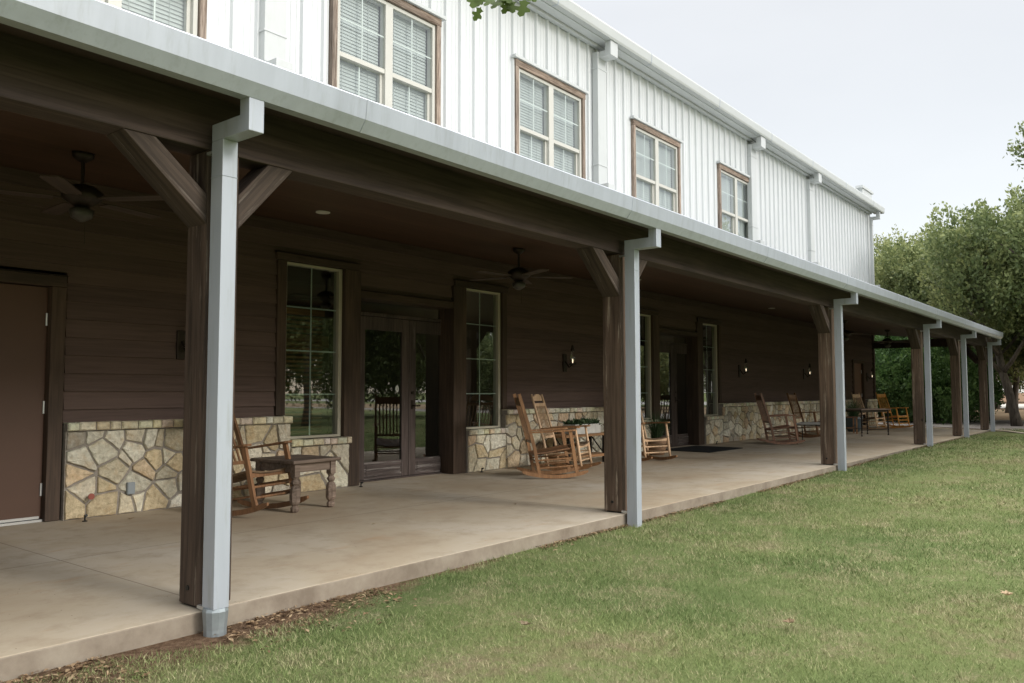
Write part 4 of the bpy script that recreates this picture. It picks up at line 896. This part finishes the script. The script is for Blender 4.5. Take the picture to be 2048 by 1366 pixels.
# ------------------------------------------------------------------ trees
def crown_mesh(name, mat, rx, rz_, n_tuft, leaves, size, seed, low=-.55, shape=1.0):
    """leaf clusters spread through a lumpy ellipsoid volume; origin at crown centre"""
    r = np.random.default_rng(seed)
    lobes = [(np.zeros(3), 1.0)]
    for i in range(13):
        d = r.normal(size=3); d /= np.linalg.norm(d); d[2] = abs(d[2])*.9 - .25; lobes.append((d*r.uniform(.45, .85), r.uniform(.32, .52)))
    P = []; Rv = []
    k = 0
    while k < n_tuft:
        c, rad = lobes[r.integers(0, len(lobes))] if r.random() < .85 else lobes[0]
        rad = rad*(.72 if rad == 1.0 else 1); d = r.normal(size=3); d /= np.linalg.norm(d); rr_ = rad*(.55+.5*r.random()**.6)
        p = c + d*rr_
        if p[2] < low: continue
        k += 1
        base = p*np.array([rx, rx, rz_]); up = np.array([d[0]*.7, d[1]*.7, .9+abs(d[2])*.4]); up /= np.linalg.norm(up)
        L = r.uniform(.35, .95)*shape; m_ = int(leaves*r.uniform(.6, 1.3)); tt = r.random(m_)
        spread = .20*(1-tt*.65)[:, None]*shape
        pos = base + up*(tt*L)[:, None] + r.normal(size=(m_, 3))*spread
        dirs = r.normal(size=(m_, 3))*.8 + up; dirs /= np.linalg.norm(dirs, axis=1)[:, None]
        sd_ = np.cross(dirs, r.normal(size=(m_, 3))); sd_ /= np.linalg.norm(sd_, axis=1)[:, None]
        Ls = size*(.7+.7*r.random(m_))[:, None]
        quad = np.stack([pos, pos+dirs*Ls*.5+sd_*Ls*.28, pos+dirs*Ls, pos+dirs*Ls*.5-sd_*Ls*.28], 1)
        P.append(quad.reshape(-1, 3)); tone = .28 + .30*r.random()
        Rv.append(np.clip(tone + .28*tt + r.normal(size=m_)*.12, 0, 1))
    o = tri_object(name, mat, np.concatenate(P), np.concatenate(Rv), 4)
    return o
def trunk_mesh(name, h, r0, rx, rz_, seed, lean=(0, 0), forks=3):
    r = random.Random(seed); q = MB()
    p = Vector((0, 0, 0)); pts = [p.copy()]; n = 6
    for i in range(n): p = p + Vector((lean[0]/n + r.uniform(-.06, .06), lean[1]/n + r.uniform(-.06, .06), h*.55/n)); pts.append(p.copy())
    q.tube(pts, [r0*1.25] + [r0*(1-.06*i) for i in range(1, n+1)], 9)
    for k in range(forks+3):
        a = 2*math.pi*k/(forks+3) + r.uniform(-.4, .4); st = pts[r.randint(3, n)]; q_ = [st]; pp = st.copy(); rad = rx*r.uniform(.5, .85)
        for s_ in range(5): pp = pp + Vector((math.cos(a)*rad/5, math.sin(a)*rad/5, (h*.20+rz_*r.uniform(.2, .6))/5)) + Vector((r.uniform(-.12, .12), r.uniform(-.12, .12), r.uniform(-.08, .08))); q_.append(pp.copy())
        q.tube(q_, [r0*.55*(1-.16*i) for i in range(6)], 7)
        for m_ in (2, 3, 4):
            a2 = a + r.uniform(-1.2, 1.2); e = q_[m_]; e2 = e + Vector((math.cos(a2)*.7, math.sin(a2)*.7, r.uniform(.3, .9))); q.tube([e, (e+e2)/2+Vector((0, 0, .08)), e2], [r0*.2, r0*.14, r0*.06], 5)
    return q
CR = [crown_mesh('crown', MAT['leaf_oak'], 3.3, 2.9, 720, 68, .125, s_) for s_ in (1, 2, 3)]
used = [False]*3
def tree(x, y, h, sc, label, k, rot=0, lean=(0, 0), r0=.14, mat=None, group='oak trees beyond the porch end', sz=1.0):
    z = gz(x, y) if x < 60 else -.03
    t = empty('oak_tree', (x, y, z), rot, label, 'tree', group)
    q = trunk_mesh('trunk', h*.92, r0, 3.0*sc, 2.6*sc, int(x*10)+k, lean); q.build('trunk', MAT['bark'], t, smooth=True)
    if used[k]: c = CR[k].copy(); COL.objects.link(c)
    else: c = CR[k]; used[k] = True
    c.parent = t; c.location = (lean[0], lean[1], h-2.6*sc*sz); c.scale = (sc, sc, sc*sz)
    return t
tree(44.4, 10.99, 8.6, .95, 'oak tree just right of the white upper wall corner, leftmost of the crowns', 0, .3)
tree(41.5, 8.9, 7.4, .95, 'lower oak crown between the leftmost oak and the taller one', 1, 1.0)
tree(37.1, 7.44, 7.8, 1.0, 'oak tree with a rounded crown rising above the porch roof end', 2, 2.0)
tree(35.8, 5.2, 7.2, .95, 'tall oak crown left of the frontmost trunks', 0, 3.2)
tree(31.4, 3.75, 7.0, .97, 'oak with a pale leaning trunk just right of the last downspout', 1, 4.1, (-.7, .1), .15)
tree(29.9, 2.75, 7.5, 1.05, 'oak at the right edge of the photo with a forked grey trunk', 2, 5.2, (.35, -.2), .17)
tree(32.5, .4, 7.7, 1.15, 'oak cut by the right edge of the photo, behind the forked trunk', 0, .9)
tree(55.2, 10.6, 9.4, 1.5, 'large pale green oak far behind the others, left side', 1, 1.7, r0=.2)
tree(62.4, 8.6, 9.6, 1.6, 'large oak far behind the others, seen between the frontmost crowns', 2, 2.6, r0=.2)
tree(50.0, 6.3, 7.5, 1.1, 'dark trunked oak on the dirt beyond the gravel path, left of two', 0, 3.7, r0=.17)
tree(51.0, 4.6, 7.5, 1.1, 'dark trunked oak on the dirt beyond the gravel path, right of two', 1, 4.4, r0=.17)
tree(70, 1.0, 9.5, 1.6, 'farthest oak at the right edge beyond the pale road', 2, .4, r0=.2)
tree(96, 22, 10, 2.2, 'distant oak on the grass beyond the pale road, behind the porch posts', 0, 1.4, r0=.25)
tree(100, 8, 10, 2.2, 'distant oak on the grass beyond the pale road, right of the last downspout', 1, 2.4, r0=.25)
tree(36.5, 1.6, 6.2, 1.1, 'low hanging oak crown filling in behind the frontmost trunks', 2, 2.2)
tree(40.5, 4.9, 6.4, 1.15, 'low dense oak behind the fifth and sixth posts', 1, .6)
tree(44.0, 8.2, 6.6, 1.15, 'low dense oak rising behind the bushes left of the fifth post', 0, 5.0)
# trees across the lawn, mirrored in the windows
tree(17.5, -7.5, 8.2, 1.15, 'oak across the lawn mirrored in the first window', 1, 5, group='oaks across the lawn')
tree(27, -10.5, 8.6, 1.2, 'oak across the lawn mirrored in the first double door', 2, 2, group='oaks across the lawn')
tree(37, -11, 8.2, 1.2, 'oak across the lawn mirrored beside the first double door', 0, 4, group='oaks across the lawn')
tree(22, -19, 9, 1.4, 'oak farther across the lawn mirrored in the windows', 0, 1, group='oaks across the lawn')
tree(48, -17, 9, 1.4, 'oak farther across the lawn mirrored in the second double door', 1, 3, group='oaks across the lawn')
ROW = ['low oak across the lawn facing '+v_ for v_ in ('the nearest window', 'the first double door', 'the second porch post', 'the third porch post', 'the brown steel door', 'the second double door', 'the window right of the second double door')]
for i, (x, y, h, sc) in enumerate([(16, -11, 5.6, 1.25), (25.5, -14.5, 6.0, 1.35), (42, -18, 5.6, 1.4), (49, -21, 6.4, 1.5), (12.5, -14, 5.6, 1.2), (46, -11.5, 5.4, 1.25), (58, -16, 6.0, 1.4)]):
    tree(x, y, h, sc, ROW[i], i % 3, i*1.1, group='row of oaks across the lawn')
# the tree whose low leaves enter at the upper right
t = tree(20.8, .05, 7.5, .68, 'oak out of frame on the right whose leafy tip shows at the upper right edge', 2, 1.0, group='oaks across the lawn')
# dark bush at the porch end
BC = [crown_mesh('foliage', MAT['leaf_bush'], 1.75, 1.5, 560, 56, .10, s_, low=-1.1, shape=.7) for s_ in (11, 12)]
for i, (x, y, h, sc, lb) in enumerate([(35.4, 9.0, 1.35, 1.25, 'dark green bush touching the far wall corner, behind the orange chair'), (34.0, 7.75, 1.25, 1.20, 'dark green bush just left of the fourth post'),
                                       (33.2, 6.75, 1.15, 1.05, 'rounded dark green bush between the fourth and fifth posts'), (34.4, 6.3, 1.0, .95, 'smaller dark bush left of the fifth post'), (38.6, 9.8, 2.2, 1.5, 'taller dark bush rising behind the bush at the wall corner')]):
    t = empty('bush', (x, y, -.03), i*1.3, lb, 'bush', 'bushes at the porch end')
    q = MB(); q.tube([(0, 0, 0), (.02, .01, h*.3), (0, 0, h*.6)], [.06, .05, .04], 6)
    for k in range(5): a = k*1.26; q.tube([(0, 0, h*.2), (math.cos(a)*.3, math.sin(a)*.3, h*.6), (math.cos(a)*.7, math.sin(a)*.7, h)], [.04, .03, .01], 6)
    q.build('stem', MAT['bark'], t)
    c = BC[i] if i < 2 else BC[i % 2].copy()
    if i > 1: COL.objects.link(c)
    c.parent = t; c.location = (0, 0, h*.8); c.scale = (sc*1.05, sc*1.05, sc*1.15)
# low leaves hanging over the camera from a tree behind
t = empty('oak_tree', (-1.6, -1.4, -.105), 0, 'oak standing behind the camera whose hanging leaves show at the top edge', 'tree', 'oaks across the lawn')
q = MB(); q.tube([(0, 0, 0), (.05, .05, 1.2), (.0, .1, 2.4), (.1, .1, 3.6)], [.24, .20, .18, .13], 12)
q.tube([(0, .1, 2.4), (1.5, 1.2, 3.7), (3.3, 2.8, 4.15), (4.9, 4.2, 4.1)], [.11, .08, .05, .025], 9)
q.tube([(4.72, 4.04, 4.12), (4.66, 3.92, 3.7), (4.60, 3.88, 3.22)], [.014, .008, .004], 6); q.tube([(4.72, 4.04, 4.12), (4.72, 3.85, 3.6), (4.665, 3.80, 3.16)], [.012, .007, .003], 6); q.tube([(4.66, 3.92, 3.7), (4.56, 3.95, 3.4), (4.55, 3.955, 3.14)], [.006, .004, .002], 6)
q.build('trunk', MAT['bark'], t, smooth=True)
def lobed(c, ax, nrm, L):
    ax = Vector(ax).normalized(); nrm = Vector(nrm).normalized(); sd_ = ax.cross(nrm).normalized()
    out = [(0, 0), (.10, .06), (.18, .30), (.30, .20), (.42, .16), (.52, .42), (.66, .38), (.70, .18), (.86, .22), (1.0, .05), (.90, -.14), (.74, -.16), (.68, -.40), (.52, -.36), (.42, -.15), (.28, -.20), (.20, -.32), (.10, -.06)]
    return [Vector(c) + ax*(a*L) + sd_*(b_*L) + nrm*(.08*L*abs(b_)) for a, b_ in out]
q = MB(); hub = [((3.005, 2.47, 3.085), 8), ((2.945, 2.55, 3.055), 4), ((3.064, 2.394, 3.095), 3), ((3.03, 2.44, 3.2), 6)]
rl = random.Random(4)
for c, n in hub:
    for k in range(n):
        a = rl.uniform(-1, 1); P_ = lobed(Vector(c)+Vector((rl.uniform(-.05, .05), rl.uniform(-.05, .05), rl.uniform(-.03, .03))), R*a + Vector((0, 0, -.75)) + F*rl.uniform(-.4, .4), -F + Vector((rl.uniform(-.5, .5), rl.uniform(-.5, .5), rl.uniform(-.2, .6))), rl.uniform(.07, .105))
        q.add(P_, [tuple(range(len(P_)))])
me_o = q.build('hanging_leaves', MAT['leaf_near'], t); 
at = me_o.data.color_attributes.new('rnd', 'FLOAT_COLOR', 'POINT')
for v_ in at.data: v_.color = (rl.random()*.2+.4,)*3 + (1,)
me_o.location = (1.6, 1.4, .105)
c = CR[0].copy(); COL.objects.link(c); c.parent = t; c.location = (-.8, -1.5, 5.6); c.scale = (.7, .7, .6)
for o in bpy.data.objects:
    if o.name.startswith('dry_leaf'):
        a_ = o.data.color_attributes.new('rnd', 'FLOAT_COLOR', 'POINT')
        k = rl.random()
        for v_ in a_.data: v_.color = (k, k, k, 1)
